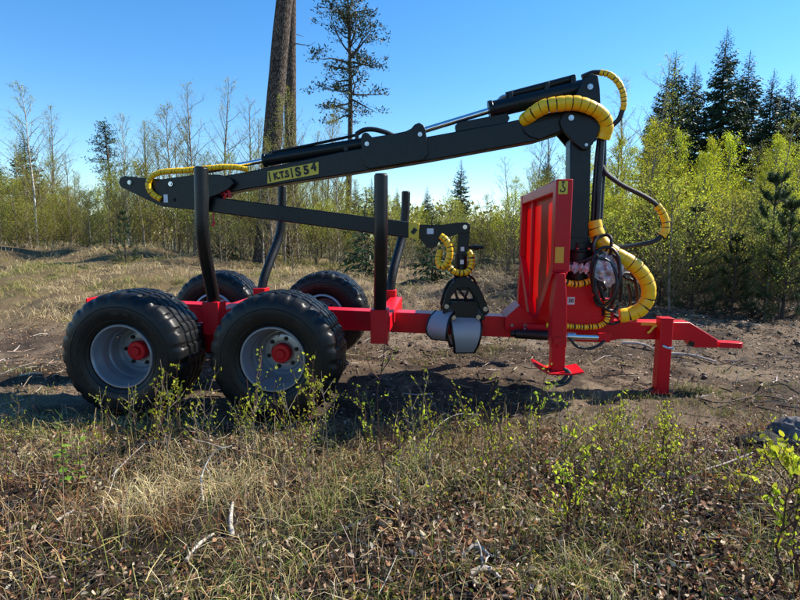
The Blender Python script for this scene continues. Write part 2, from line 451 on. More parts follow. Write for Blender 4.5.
g = MB(); g.add(np.stack([GX, GY, GZ], -1).reshape(-1, 3), q=gq, col=gc.reshape(-1, 3))
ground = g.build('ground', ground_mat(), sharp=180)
tag(ground, 'bare brown forest track with ruts, dry grass verge and undergrowth floor', 'ground', kind='structure')

# ------------------------------------------------------------------ the trailer
trailer = empty('forestry_trailer', R0, YAW)
tag(trailer, 'red timber trailer with four fat tyres, black stakes and a red headboard', 'trailer')
def TP(lst, yl): return [T(x, y, yl) for x, y in lst]
def ytop(x): return 300.0 + 0.0405 * (x - 90)

# chassis
b = MB(); yl = -0.09
b.prism(TP([(88, ytop(88)), (560, ytop(560)), (560, ytop(560) + 20.5), (88, ytop(88) + 19)], yl), -0.09, 0.09)
chassis = b.build('chassis_beam', M['red'], trailer, bevel=0.006)
b = MB(); e = T(87, 300, -0.16)
b.box((e[0], 0, e[2] - 0.085), (0.012, 0.34, 0.20)); b.build('end_plate', M['red'], chassis, bevel=0.002)

# wheels
TR, TW = 0.455, 0.43
def tyre_mesh():
    n = 216; prof = []
    # across the tyre: (radius, y, tread weight)
    half = [(0.225, 0.165, 0), (0.235, 0.188, 0), (0.262, 0.205, 0), (0.30, 0.2135, 0), (0.335, 0.215, 0), (0.365, 0.212, 0), (0.392, 0.205, 0.25), (0.410, 0.197, 0.8),
            (0.428, 0.186, 1), (0.440, 0.172, 1), (0.4455, 0.150, 1), (0.4475, 0.128, 1)]
    crown = [(0.449, 0.112, 1), (0.438, 0.106, 0), (0.438, 0.092, 0), (0.451, 0.086, 2), (0.453, 0.045, 2), (0.441, 0.039, 0), (0.441, 0.027, 0), (0.454, 0.021, 2)]
    p = half + crown
    full = [(r, -y, w) for r, y, w in p] + [(r, y, w) for r, y, w in p[::-1]]
    a = np.arange(n) * 2 * math.pi / n
    R = np.array([q[0] for q in full]); Yv = np.array([q[1] for q in full]); Wt = np.array([q[2] for q in full])
    ph = (np.arange(n) % 9)
    lug = np.where((ph == 0) | (ph == 1) | (ph == 8), 1.0, 0.0)      # open grooves between the shoulder lugs
    ph2 = (np.arange(n) % 6); sipe = np.where(ph2 == 0, 1.0, 0.0)
    zig = 0.006 * np.where((np.arange(n) // 6) % 2 == 0, 1.0, -1.0)
    rr = R[:, None] - 0.0095 * ((Wt <= 1) * Wt)[:, None] * lug[None] - 0.005 * (Wt == 2)[:, None] * sipe[None]
    yy = Yv[:, None] + (np.abs(Yv) < 0.11)[:, None] * zig[None]
    x = rr * np.cos(a); z = rr * np.sin(a)
    m = len(full); v = np.stack([x, yy, z], -1).reshape(-1, 3)
    # raised ribs and bead rings on the sidewall come from the profile; weight flattens the foot a little
    i = np.arange(m - 1)[:, None] * n; j = np.arange(n)[None]; k = (j + 1) % n
    q = np.stack([i + j, i + n + j, i + n + k, i + k], -1).reshape(-1, 4)[:, ::-1]
    b = MB(); b.add(v, q=q)
    # sidewall rings
    for rad in (0.258, 0.352):
        yy0 = -0.2035 if rad < 0.3 else -0.2135
        t = np.linspace(0, 2 * math.pi, 73)
        b.tube(np.stack([rad * np.cos(t), np.full(73, yy0), rad * np.sin(t)], -1), 0.0035, 6, False)
        b.tube(np.stack([rad * np.cos(t), np.full(73, -yy0), rad * np.sin(t)], -1), 0.0035, 6, False)
    # raised moulding blocks of the sidewall lettering bands
    for k in range(26):
        if k % 13 > 8: continue
        an = k * 2 * math.pi / 26
        Mr = np.array([[math.cos(an), 0, -math.sin(an)], [0, 1, 0], [math.sin(an), 0, math.cos(an)]])
        for s in (-1, 1):
            b.box(Mr @ np.array((0.312, s * 0.2135, 0)), (0.022, 0.005, 0.030 + 0.016 * ((k * 7) % 3)), Mr)
    return b.mesh('tyre', M['rubber'], 32)
def rim_mesh():
    b = MB()
    # dished outwards-facing side (-y) and a plain inner side
    b.lathe([(0.205, 0.19), (0.222, 0.185), (0.228, 0.176), (0.226, 0.168), (0.210, 0.165), (0.203, 0.12), (0.201, -0.10), (0.206, -0.14),
             (0.212, -0.165), (0.227, -0.172), (0.2285, -0.182), (0.222, -0.189), (0.214, -0.189), (0.209, -0.181), (0.204, -0.165), (0.197, -0.135),
             (0.187, -0.118), (0.184, -0.10), (0.184, -0.045), (0.176, -0.035), (0.171, -0.02), (0.170, 0.045), (0.160, 0.058), (0.148, 0.056), (0.138, 0.044), (0.128, 0.040), (0.085, 0.040), (0.078, 0.046), (0.0, 0.046)], 64)
    return b.mesh('rim', M['rim'], 30)
tm, rm = tyre_mesh(), rim_mesh()
hb = MB(); hb.lathe([(0.0, -0.032), (0.030, -0.032), (0.034, -0.028), (0.036, -0.016), (0.062, -0.014), (0.068, -0.008), (0.072, 0.04), (0.0, 0.044)][::-1], 40)
hm = hb.mesh('hub', M['red'], 30)
nb = MB(); nb.cyl((0, 0.042, 0), (0, 0.034, 0), 0.016, 16); nb.cyl((0, 0.034, 0), (0, 0.022, 0), 0.0115, 6); nb.cyl((0, 0.022, 0), (0, 0.012, 0), 0.006, 8)
nm = nb.mesh('wheel_bolt', M['hose'], 30)
vb = MB(); vb.tube(spline([(0.0, -0.03, 0), (0.004, -0.06, 0), (0.012, -0.085, 0)], 6), 0.006, 8)
vm = vb.mesh('valve', M['steel'], 30)
def wheel(x, yl, spin, flip):
    w = empty('wheel', (x, yl, 0.435)); w.parent = trailer
    w.rotation_euler = (0, spin, math.pi if flip else 0)
    inst('tyre', tm, w); r = inst('rim', rm, w); inst('hub', hm, w)
    for k in range(6):
        an = k * math.pi / 3 + 0.3
        inst('wheel_bolt', nm, w, (0.105 * math.cos(an), 0, 0.105 * math.sin(an)))
    inst('valve', vm, w, (0.155 * math.cos(2.6), 0.0, 0.155 * math.sin(2.6)))
    return w
xr = T(119, 364, -1.145)[0]; xf = T(271, 362, -1.145)[0]
wheel(xr, -0.93, 0.35, False); wheel(xf, -0.93, 1.1, False)
FARX = {xr: xr - 0.20, xf: xf - 0.10}
wheel(FARX[xr], 0.95, 2.0, True); wheel(FARX[xf], 0.95, 0.2, True)
xm = (xr + xf) / 2
# walking-beam bogies and the cross axle
for s in (-1, 1):
    b = MB(); y0 = s * 0.60; xa, xc = (xr, xf) if s < 0 else (FARX[xr], FARX[xf])
    b.prism([(xa - 0.10, 0, 0.38), (xa - 0.10, 0, 0.50), (xm - 0.16, 0, 0.60), (xm + 0.16, 0, 0.60), (xc + 0.10, 0, 0.50), (xc + 0.10, 0, 0.38), (xm, 0, 0.36)], y0 - 0.055, y0 + 0.055)
    bo = b.build('bogie_beam', M['red'], trailer, bevel=0.006)
    for xx in (xa, xc):
        b = MB(); b.cyl((xx, y0, 0.435), (xx, s * 0.86, 0.435), 0.05, 20); b.build('axle_stub', M['red'], bo)
    b = MB(); b.cyl((xm, y0 - 0.10, 0.50), (xm, y0 + 0.10, 0.50), 0.065, 24); b.build('pivot_cap', M['steel'], bo, bevel=0.004)
b = MB(); b.box((xm, 0, 0.52), (0.16, 1.2, 0.13)); b.build('cross_axle', M['red'], trailer, bevel=0.006)

# bunks with their stakes
def bunk(px_near, px_far, near_pts, far_pts, zoff):
    n0 = T(px_near, ytop(px_near) + 10, -0.70); xb = n0[0]
    zt = T(px_near, ytop(px_near), -0.09)[2]
    b = MB(); b.box((xb, 0, zt - 0.02), (0.12, 1.30, 0.12))
    bu = b.build('bunk', M['red'], trailer, bevel=0.005)
    for s, pts in ((-1, near_pts), (1, far_pts)):
        P = np.array([T(x, y, yy) for x, y, yy in pts])
        bot = P[-1]
        b = MB(); b.box((bot[0], s * 0.70, bot[2] - 0.04), (0.125, 0.14, 0.25)); b.build('stake_socket', M['red'], bu, bevel=0.005)
        path = spline(P, 26)
        st = MB(); st.tube(path, 0.046, 24); so_ = st.build('stake', M['black'], bu, bevel=0.004)
        cp = MB(); d = nrm(path[0] - path[1]); cp.cyl(path[0] + d * 0.001, path[0] + d * 0.008, 0.040, 20); cp.build('cap', M['black'], so_)
    return bu
bunk(214, 262, [(201, 168, -0.95), (201.5, 200, -0.95), (202.5, 232, -0.94), (205.5, 256, -0.88), (213, 296, -0.73), (214.5, 312, -0.70)],
     [(282, 186, 1.05), (282, 205, 1.05), (281, 225, 1.04), (277.5, 242, 0.99), (266, 272, 0.78), (262, 288, 0.71), (261.5, 296, 0.70)], 0)
bunk(380, 391, [(381, 175, -0.95), (381, 205, -0.95), (381, 236, -0.94), (380.8, 262, -0.88), (380, 305, -0.73), (380, 320, -0.70)],
     [(406, 192, 1.05), (405.5, 208, 1.05), (404, 226, 1.04), (401, 242, 0.99), (393, 272, 0.78), (390.5, 290, 0.71), (390, 298, 0.70)], 0)

# headboard
xh = T(563, 225, -0.80)[0]
zt = T(563, 179, -0.80)[2]; zk = T(561, 268, -0.80)[2]; zb = T(536, 326, -0.12)[2]
hbd = empty('headboard', (xh, 0, 0)); hbd.parent = trailer
def hpost(name, p0, p1, w=0.10, d=0.11):
    b = MB(); p0 = np.array((0, *p0)); p1 = np.array((0, *p1))
    b.bar(p0, p1, d, w, up=nrm(np.cross((1, 0, 0), p1 - p0))); return b.build(name, M['red'], hbd, bevel=0.006)
YH = 0.75
near_post = hpost('frame_post', (-YH, zk - 0.02), (-YH, zt))
hpost('frame_post', (YH, zk - 0.02), (YH, zt))
hpost('lower_brace', (-YH + 0.005, zk - 0.005), (-0.10, zb), 0.09, 0.105)
hpost('lower_brace', (YH - 0.005, zk - 0.005), (0.10, zb), 0.09, 0.105)
hpost('top_rail', (-YH + 0.052, zt - 0.042), (YH - 0.052, zt - 0.042), 0.08, 0.104)
hpost('rib', (0.28, zb + 0.09), (0.28, zt - 0.085), 0.03, 0.06)
hpost('base_plate', (-0.22, zb - 0.02), (0.22, zb - 0.02), 0.10, 0.24)
b = MB()
poly = [(-YH + 0.045, zt - 0.075), (YH - 0.045, zt - 0.075), (YH - 0.045, zk), (0.10, zb + 0.03), (-0.10, zb + 0.03), (-YH + 0.045, zk)]
n = len(poly); b.add([(-0.0015, y, z) for y, z in poly] + [(0.0015, y, z) for y, z in poly], ng=[list(range(n)), list(range(2 * n - 1, n - 1, -1))],
                     q=[((i + 1) % n, i, n + i, n + (i + 1) % n) for i in range(n)])
b.build('sheet', M['sheet'], hbd)
def plate_on_post(name, x0, y0, x1, y1, mat, parent, yl=-0.8015, t=0.003):
    """thin plate on the camera side of something, corners given in the picture"""
    a = T(x0, y0, yl); c = T(x1, y1, yl); off = np.array((xh, 0, 0)) if parent in (near_post, hbd) else np.zeros(3)
    b = MB(); b.box(((a[0] + c[0]) / 2 - off[0], yl, (a[2] + c[2]) / 2), (abs(c[0] - a[0]), t, abs(c[2] - a[2])))
    return b.build(name, mat, parent)
plate_on_post('reflector', 555.3, 247, 563.5, 263, M['reflector'], near_post, -0.8025)
plate_on_post('hook_sticker', 558.6, 181, 567.4, 194, M['sign'], near_post, -0.8025)
hk = MB(); h0 = T(563, 186.5, -0.805) - np.array((xh, 0, 0))
hk.tube(spline([h0 + np.array((0.001, 0, 0.026)), h0 + np.array((0, 0, 0.0)), h0 + np.array((0.014, 0, -0.014)), h0 + np.array((0.006, 0, -0.034)), h0 + np.array((-0.013, 0, -0.031)), h0 + np.array((-0.017, 0, -0.018))], 18), 0.0042, 6)
hk.box(h0 + np.array((0.001, 0, 0.030)), (0.020, 0.004, 0.008)); hk.build('hook_sign', M['ink'], near_post)

def weld(name, pts, parent, r=0.006):
    P = spline(pts, 40); b = MB(); b.tube(P, r * (1 + 0.25 * np.sin(np.arange(40) * 2.2)), 6); return b.build(name, M['red'], parent)
weld('weld_seam', [(-0.058, -YH - 0.045, zk - 0.02), (0.0, -YH - 0.056, zk - 0.025), (0.058, -YH - 0.045, zk - 0.02)], hbd)
for yy in (-0.17, -0.06, 0.06, 0.17):
    b = MB(); b.cyl((-0.125, yy, zb - 0.02), (-0.14, yy, zb - 0.02), 0.016, 6); b.build('bolt', M['steel'], hbd)
for k in range(4):
    p_ = T(512 + 13 * k, 325, -0.162); b = MB(); b.cyl(p_, p_ + np.array((0, -0.014, 0)), 0.013, 6); b.build('bolt', M['steel'], trailer)
# stabiliser legs, one on each side, both raised off the ground
for s in (-1, 1):
    P0 = T(560, 290, -0.78); lx = P0[0]; y0 = s * 0.78
    z1 = T(560, 277, -0.78)[2]; z2 = T(560, 346, -0.78)[2]; z3 = T(560, 371, -0.78)[2]
    leg = MB(); leg.prism([(lx - 0.035, 0, z1 + 0.03), (lx + 0.018, 0, z1 + 0.03), (lx + 0.038, 0, z1 - 0.16), (lx + 0.048, 0, z2), (lx - 0.058, 0, z2), (lx - 0.058, 0, z1 - 0.18)], y0 - 0.058, y0 + 0.058)
    lo = leg.build('stabiliser_leg', M['red'], trailer, bevel=0.006)
    b = MB(); b.box((lx - 0.002, y0, (z2 + z3) / 2 + 0.03), (0.092, 0.095, z2 - z3 + 0.10)); b.build('inner_tube', M['red'], lo, bevel=0.004)
    b = MB(); b.prism([(lx - 0.17, 0, z3 + 0.055), (lx - 0.155, 0, z3 + 0.062), (lx - 0.07, 0, z3 + 0.012), (lx + 0.08, 0, z3 + 0.012), (lx + 0.16, 0, z3 + 0.03), (lx + 0.165, 0, z3 + 0.018),
                       (lx + 0.09, 0, z3), (lx - 0.08, 0, z3)], y0 - 0.11, y0 + 0.11); b.build('foot_plate', M['red'], lo, bevel=0.003)
    b = MB(); zz = T(560, 343, -0.78)[2]; b.cyl((lx, y0 - 0.075, zz), (lx, y0 + 0.075, zz), 0.018, 16); b.box((lx - 0.02, y0 - 0.066, zz + 0.03), (0.05, 0.012, 0.05)); b.build('pin', M['red'], lo)
    cy = MB(); ca = T(515, 333.5, -0.30); cb = T(556, 336, -0.30); cc = T(600, 337.5, -0.30)
    ca[1] = cb[1] = cc[1] = s * 0.30
    cy.cyl(ca, cb, 0.040, 20); cy.cyl(ca + np.array((-0.035, 0, 0)), ca, 0.026, 12); cyl = cy.build('stabiliser_cylinder', M['black'], trailer, bevel=0.004)
    b = MB(); b.cyl(cb, cc, 0.021, 16); b.build('rod', M['chrome'], cyl)
    b = MB(); b.cyl(cb + np.array((0.085, 0, 0)), cb + np.array((0.15, 0, 0)), 0.034, 16); b.build('collar', M['steel'], cyl)
    b = MB(); b.box(cc + np.array((0.03, 0, 0)), (0.09, 0.05, 0.07)); b.build('bracket', M['red'], cyl, bevel=0.005)

# drawbar with hitch tongue and support leg
b = MB()
b.prism(TP([(555, 318.5), (620, 321.5), (690, 322.5), (718, 340), (718, 348), (694, 347.5), (690.5, 340.5), (620, 339), (600, 342.5), (555, 341)], -0.075), -0.075, 0.075)
dbar = b.build('drawbar', M['red'], trailer, bevel=0.006)
b = MB(); a = T(716, 342, 0)
t_ = np.linspace(-math.pi / 2, math.pi / 2, 11)
out = [(a[0], -0.055)] + [(T(735, 344, 0)[0] + 0.055 * math.cos(q), 0.055 * math.sin(q)) for q in t_] + [(a[0], 0.055)]
zh = T(722, 345, -0.05)[2]
n = len(out); tilt = -0.02
b.add([(x, y, zh - 0.022 + (x - a[0]) * tilt) for x, y in out] + [(x, y, zh + 0.022 + (x - a[0]) * tilt) for x, y in out],
      ng=[list(range(n - 1, -1, -1)), list(range(n, 2 * n))], q=[(i, (i + 1) % n, n + (i + 1) % n, n + i) for i in range(n)])
b.build('hitch_eye', M['red'], dbar, bevel=0.005)
b = MB(); b.cyl(T(692, 344, -0.079), T(692, 344, -0.079) + np.array((0, 0.02, 0)), 0.022, 16); b.build('drain_hole', M['black'], dbar)
lt = T(665, 318.5, -0.135); lb = T(663, 391, -0.135)
sleg = MB(); sleg.bar(np.array((lt[0], -0.135, lb[2])), np.array((lt[0], -0.135, lt[2])), 0.098, 0.098, up=(1, 0, 0))
sl_ = sleg.build('support_leg', M['red'], trailer, bevel=0.006)
b = MB(); b.box((lt[0], -0.135, lt[2] + 0.004), (0.104, 0.104, 0.012)); b.build('cap', M['red'], sl_, bevel=0.002)
b = MB(); b.box((lt[0] - 0.01, -0.135, lb[2] + 0.0), (0.17, 0.15, 0.012)); b.build('foot_plate', M['red'], sl_, bevel=0.002)
b = MB(); p = T(668, 348, -0.19); b.tube(spline([p + np.array((0.04, 0.0, 0.0)), p, p + np.array((-0.045, 0, 0.018))], 8), 0.011, 8); b.build('locking_pin', M['steel'], sl_)
b = MB(); p = T(652, 329, -0.09); b.tube(spline([p + np.array((0.05, -0.01, 0.035)), p + np.array((0.01, -0.012, 0.02)), p + np.array((-0.02, -0.012, -0.02)), p + np.array((-0.04, -0.012, -0.03))], 10), 0.010, 8); b.build('safety_clip', M['sign'], sl_)
plate_on_post('reflector', 641, 322.6, 657, 325.6, M['reflector'], dbar, -0.0775)

# crane pedestal on the chassis
ped = MB(); ped.prism(TP([(562, 281), (590, 281), (600, 292), (604, 330), (562, 330)], -0.17), -0.17, 0.17)
pedo = ped.build('crane_pedestal', M['red'], trailer, bevel=0.008)
b = MB(); b.prism(TP([(590, 299), (611, 299), (614, 304), (614, 324), (606, 324), (606, 306), (590, 306)], -0.15), -0.15, 0.15); b.build('valve_bracket', M['red'], pedo, bevel=0.005)
b = MB(); b.prism(TP([(592, 316), (606, 316), (606, 326), (592, 326)], -0.175), -0.175, -0.12); b.build('gusset', M['red'], pedo, bevel=0.004)
b = MB(); b.prism(TP([(520, 305), (534, 318), (575, 318), (575, 330), (505, 330), (505, 318)], -0.16), -0.16, 0.16); b.build('base_gusset', M['red'], pedo, bevel=0.006)
plate_on_post('speed_sticker', 567.5, 297, 574.5, 304.5, M['white'], pedo, -0.1725)
def text(name, s, loc, size, parent, mat, rx=math.pi / 2, tilt=0.0, bold=0.0, sx=1.0):
    cu = bpy.data.curves.new(name, 'FONT'); cu.body = s; cu.size = size; cu.extrude = 0.0012; cu.offset = bold
    cu.align_x = 'CENTER'; cu.align_y = 'CENTER'
    o = bpy.data.objects.new(name, cu); COL.objects.link(o)
    dg = bpy.context.evaluated_depsgraph_get(); me = bpy.data.meshes.new_from_object(o.evaluated_get(dg))
    bpy.data.objects.remove(o)
    me.materials.clear(); me.materials.append(mat)
    t = bpy.data.objects.new(name, me); COL.objects.link(t); t.parent = parent
    t.matrix_local = Matrix.Translation(Vector(loc)) @ Matrix.Rotation(tilt, 4, 'Y') @ Matrix.Rotation(rx, 4, 'X') @ Matrix.Diagonal((sx, 1, 1, 1))
    return t
p = T(571, 300.8, -0.176); text('lettering', '30', p, 0.045, pedo, M['ink'], bold=0.001)

def wrapped(pts, r, name, parent, n=None, pitch=None, inner=True, gap=0.22):
    """hose with an open plastic spiral round it: overlapping yellow rings over a black core"""
    P = spline(pts, 160); d = np.linalg.norm(np.diff(P, axis=0), axis=1); s = np.concatenate([[0], np.cumsum(d)])
    L = s[-1]; pitch = pitch or r * 1.05; k = max(3, int(L / pitch)); pitch = L / k
    def ev(q): return np.stack([np.interp(q, s, P[:, i]) for i in range(3)], -1)
    w = MB()
    for i in range(k):
        a = i * pitch; e = a + pitch * (1 - gap * (1.0 + 0.6 * math.sin(i * 2.3)))
        q = np.linspace(a, e, 4)
        pp = ev(q)
        # tilt each ring a little so that the run reads as one helix
        j_ = 1 + 0.05 * math.sin(i * 12.9898) ; e_ = 0.10 * r * math.sin(i * 4.7)
        w.tube(pp + np.array((0, e_ * 0.5, e_ * 0.5)), np.array([r * 0.955, r * 0.99, r * 1.0, r * 0.975]) * j_, 14)
    h = MB(); h.tube(P[::4], r * 0.80, 12)
    ho = h.build(name, M['hose'], parent)
    w.build('spiral_wrap', M['yellow'], ho, sharp=50)
    return ho
def hose(pts, r, parent, n=40, name='hose'):
    b = MB(); b.tube(spline(pts, n), r, 10); return b.build(name, M['hose'], parent)
def H3(lst): return [T(x, y, yl) for x, y, yl in lst]

wrapped(H3([(546, 325, -0.22), (565, 326, -0.22), (585, 327, -0.21), (600, 325.5, -0.20), (607, 319, -0.2), (607.5, 308, -0.19), (606, 299, -0.17)]), 0.022, 'stabiliser_hose', trailer, gap=0.42)
wrapped(H3([(561, 280, -0.23), (572, 284, -0.23), (584, 283, -0.21), (591, 280, -0.2)]), 0.026, 'stabiliser_hose', trailer, gap=0.42)
hose(H3([(569, 338, -0.36), (578, 347, -0.36), (592, 348, -0.36), (603, 342, -0.33), (606, 334, -0.25)]), 0.011, trailer, name='stabiliser_hose')
hose(H3([(564, 368, -0.85), (567, 374, -0.87), (562, 381, -0.9), (552, 383, -0.9), (545, 384, -0.88)]), 0.012, trailer, name='stabiliser_hose')
hose(H3([(566, 369, -0.86), (571, 376, -0.88), (566, 383, -0.9), (556, 386, -0.92)]), 0.012, trailer, name='stabiliser_hose')
# ------------------------------------------------------------------ the crane
mbase = T(579, 281, 0.0)
crane = empty('loader_crane', R0, YAW)
tag(crane, 'dark folding timber crane with yellow wrapped hoses bolted onto the red trailer', 'crane')
def cp(name, poly, y0, y1, mat='dark', parent=None, bevel=0.004, plane=None):
    b = MB(); b.prism(TP(poly, y0 if plane is None else plane), y0, y1)
    return b.build(name, M[mat], parent or crane, bevel=bevel)
def bolt(px, py, yl, parent, r=0.016, mat='steel'):
    p = T(px, py, yl); b = MB(); b.cyl(p + np.array((0, -0.010, 0)), p + np.array((0, 0.01, 0)), r, 14); b.cyl(p + np.array((0, -0.018, 0)), p + np.array((0, -0.010, 0)), r * 0.6, 6)
    return b.build('pin', M[mat], parent)

# slew housing and mast
b = MB(); q = T(577, 265, 0); zt0 = T(577, 252, -0.15)[2]; zt1 = T(577, 281, -0.17)[2]
b.cyl((q[0] + 0.01, 0, zt1 + 0.003), (q[0] + 0.01, 0, zt0), 0.145, 40); b.cyl((q[0] + 0.01, 0, zt0), (q[0] + 0.01, 0, zt0 + 0.02), 0.16, 40)
b.cyl((q[0] + 0.01, 0, zt0 + 0.02), (q[0] + 0.01, 0, zt0 + 0.075), 0.125, 40)
slew = b.build('slew_housing', M['dark'], crane, bevel=0.005)
for k in range(10):
    an = k * math.pi / 5
    b = MB(); pz = np.array((q[0] + 0.01 + 0.143 * math.cos(an), 0.143 * math.sin(an), zt0 + 0.02)); b.cyl(pz, pz + np.array((0, 0, 0.014)), 0.011, 6); b.build('bolt', M['steel'], slew)
mast = cp('mast', [(569.5, 250), (589, 250), (591.5, 138), (570.5, 138)], -0.085, 0.085, bevel=0.012)
cp('mast_foot', [(566, 250), (592, 250), (591, 244), (590, 238), (569, 238), (567.5, 244)], -0.11, 0.11, parent=mast)
head = [(586.5, 77), (591, 73.5), (598, 75), (600, 88), (601, 110), (599.5, 130), (593, 144), (588, 149.5), (583, 149.5), (573.5, 142.5), (562, 129), (560, 121), (563, 114), (570, 108), (574.5, 97), (583, 81)]
hp = cp('mast_head_plate', head, -0.125, -0.095, bevel=0.005)
hp2 = cp('mast_head_plate', head, 0.095, 0.125, bevel=0.005, plane=-0.125)
for px_, py_, r in ((590, 87, 0.022), (571, 118, 0.022), (586, 145, 0.012)): bolt(px_, py_, -0.127, hp, r)
cp('head_crossweb', [(588, 90), (597, 90), (597, 140), (588, 146)], -0.0945, 0.0945, parent=hp)

# main boom: two box sections with side plates
mb = cp('main_boom', [(574, 109), (574, 127), (567, 131), (535, 141), (425, 161), (340, 175), (250, 188.5), (222, 194), (222, 176), (250, 171), (340, 152), (425, 137), (500, 123.5), (525, 118), (545, 113)], -0.075, 0.075, bevel=0.008)
cp('gusset_plate', [(523, 127), (535, 122), (560, 116), (574, 112), (577, 120), (572, 127), (556, 132.5), (540, 139), (531, 137), (525, 133)], -0.0935, -0.0755, parent=mb)
cp('gusset_plate', [(523, 127), (535, 122), (560, 116), (574, 112), (577, 120), (572, 127), (556, 132.5), (540, 139), (531, 137), (525, 133)], 0.0755, 0.0935, parent=mb, plane=-0.09)
br = [(361, 137), (362.5, 133.6), (365, 132.3), (368, 133), (372, 137), (392, 134), (406, 131), (411, 128.5), (414.5, 124.5), (419, 122.5), (423.5, 125), (425.6, 130), (428, 154), (424, 159.5), (370, 168.5), (365.5, 167), (362.3, 158)]
bp1 = cp('bracket_plate', br, -0.105, -0.0755, parent=mb)
cp('bracket_plate', br, 0.0755, 0.105, parent=mb, plane=-0.10)
bolt(420, 134.5, -0.1065, mb, 0.018); bolt(367, 144, -0.1065, mb, 0.018)
cp('link_plate', [(455, 125.5), (459, 122), (507, 113), (510, 118), (507, 123), (456, 131.5)], -0.05, 0.05, parent=mb)
b = MB(); p = T(347, 151, 0); b.cyl(p + np.array((0, -0.06, 0.01)), p + np.array((0, 0.06, 0.01)), 0.02, 14); b.build('hose_clamp', M['dark'], mb)

# lift cylinder between mast head and boom
c0 = T(588, 87, 0); c1 = T(493, 109.5, 0); c2 = T(422, 131, 0)
lc = MB(); lc.cyl(c0, c1, 0.068, 28); lc.cyl(c1 + 0.0, c1 + nrm(c1 - c0) * 0.035, 0.076, 28); lco = lc.build('lift_cylinder', M['dark'], crane, bevel=0.004)
b = MB(); b.cyl(c1, c2, 0.025, 20); b.build('rod', M['chrome'], lco)
b = MB(); b.cyl(T(575, 78, 0), T(506, 96, 0), 0.030, 16); b.build('oil_pipe', M['dark'], lco, bevel=0.003)
for x_, y_ in ((510, 96), (546, 86), (572, 79)):
    b = MB(); p = T(x_, y_, 0); b.box(p + np.array((0, 0, -0.025)), (0.035, 0.10, 0.09)); b.build('clamp', M['dark'], lco, bevel=0.004)
b = MB(); b.tube(spline(H3([(497, 104, 0.03), (501, 98, 0.02), (508, 95.5, 0)]), 10), 0.016, 10); b.build('fitting', M['steel'], lco)

# outer cylinder along the boom top
d0 = T(366, 143.5, 0); d1 = T(267, 160, 0); d2 = T(205, 171.5, 0)
oc = MB(); oc.cyl(d0, d1, 0.052, 26); oc.cyl(d1, d1 + nrm(d1 - d0) * 0.03, 0.060, 26); oco = oc.build('outer_cylinder', M['dark'], crane, bevel=0.004)
b = MB(); b.cyl(d1, d2, 0.021, 18); b.build('rod', M['chrome'], oco)
b = MB(); b.tube(spline(H3([(270, 153, -0.02), (310, 145, -0.02), (345, 137.5, -0.02), (358, 134.5, -0.02)]), 14), 0.012, 10); b.build('oil_pipe', M['dark'], oco)
for x_, y_ in ((271, 155), (357, 137)):
    b = MB(); b.box(T(x_, y_, -0.02), (0.03, 0.045, 0.05)); b.build('clamp', M['dark'], oco, bevel=0.003)
hose(H3([(356, 134.5, -0.02), (364, 130, -0.02), (374, 129.5, -0.02), (386, 132.5, 0.0), (394, 136, 0.02)]), 0.020, crane)

# elbow and outer boom
el = [(118.5, 182), (120, 178), (124, 175.8), (132, 176.6), (146, 178.2), (162, 179), (196, 174.4), (219, 174.4), (230, 178), (234, 183), (228, 189), (219, 194), (210, 197), (206, 211.5), (196, 210.3), (162, 206.5), (156, 204), (124, 188.5), (120, 186)]
ep = cp('elbow_plate', el, -0.135, -0.105); cp('elbow_plate', el, 0.105, 0.135, plane=-0.135)
cp('elbow_web', [(135, 181), (160, 182), (160, 201), (150, 199)], -0.1045, 0.1045, parent=ep)
bolt(130, 182.5, -0.1365, ep, 0.018); bolt(171, 184, -0.1365, ep, 0.020); bolt(173.5, 199.5, -0.1365, ep, 0.016, 'dark')
a_ = T(163.5, 194.5, -0.1365); c_ = T(168, 202.5, -0.1365)
b = MB(); b.box(((a_[0] + c_[0]) / 2, -0.1365, (a_[2] + c_[2]) / 2), (c_[0] - a_[0], 0.003, a_[2] - c_[2])); b.build('sticker', M['white'], ep)
ob = cp('outer_boom', [(165, 192.5), (210, 196.5), (409, 221.8), (409, 238.2), (210, 212), (165, 206)], -0.07, 0.07, bevel=0.008)
yb = cp('yellow_band', [(408.5, 221.5), (419, 223), (419, 239), (408.5, 237.6)], -0.0735, 0.0735, 'sign', ob, 0.003, -0.0735)
b = MB(); p = T(414, 231, -0.076); b.box(p, (0.035, 0.003, 0.05), np.array([[0.8, 0, 0.6], [0, 1, 0], [-0.6, 0, 0.8]])); b.build('warning_mark', M['ink'], ob)
ext = cp('boom_extension', [(419, 224.5), (440, 225), (458, 222.5), (467, 222), (470, 224), (470.5, 229), (468, 233), (459, 233.5), (446, 238), (439, 241.5), (437, 246), (432, 248.5), (426.5, 247), (423, 242), (419, 238)], -0.055, 0.055)
a_ = T(427, 228.5, -0.0565); c_ = T(433.5, 234, -0.0565)
b = MB(); b.box(((a_[0] + c_[0]) / 2, -0.0565, (a_[2] + c_[2]) / 2), (c_[0] - a_[0], 0.003, a_[2] - c_[2])); b.build('sticker', M['white'], ext)
bolt(465, 227, -0.0565, ext, 0.018)

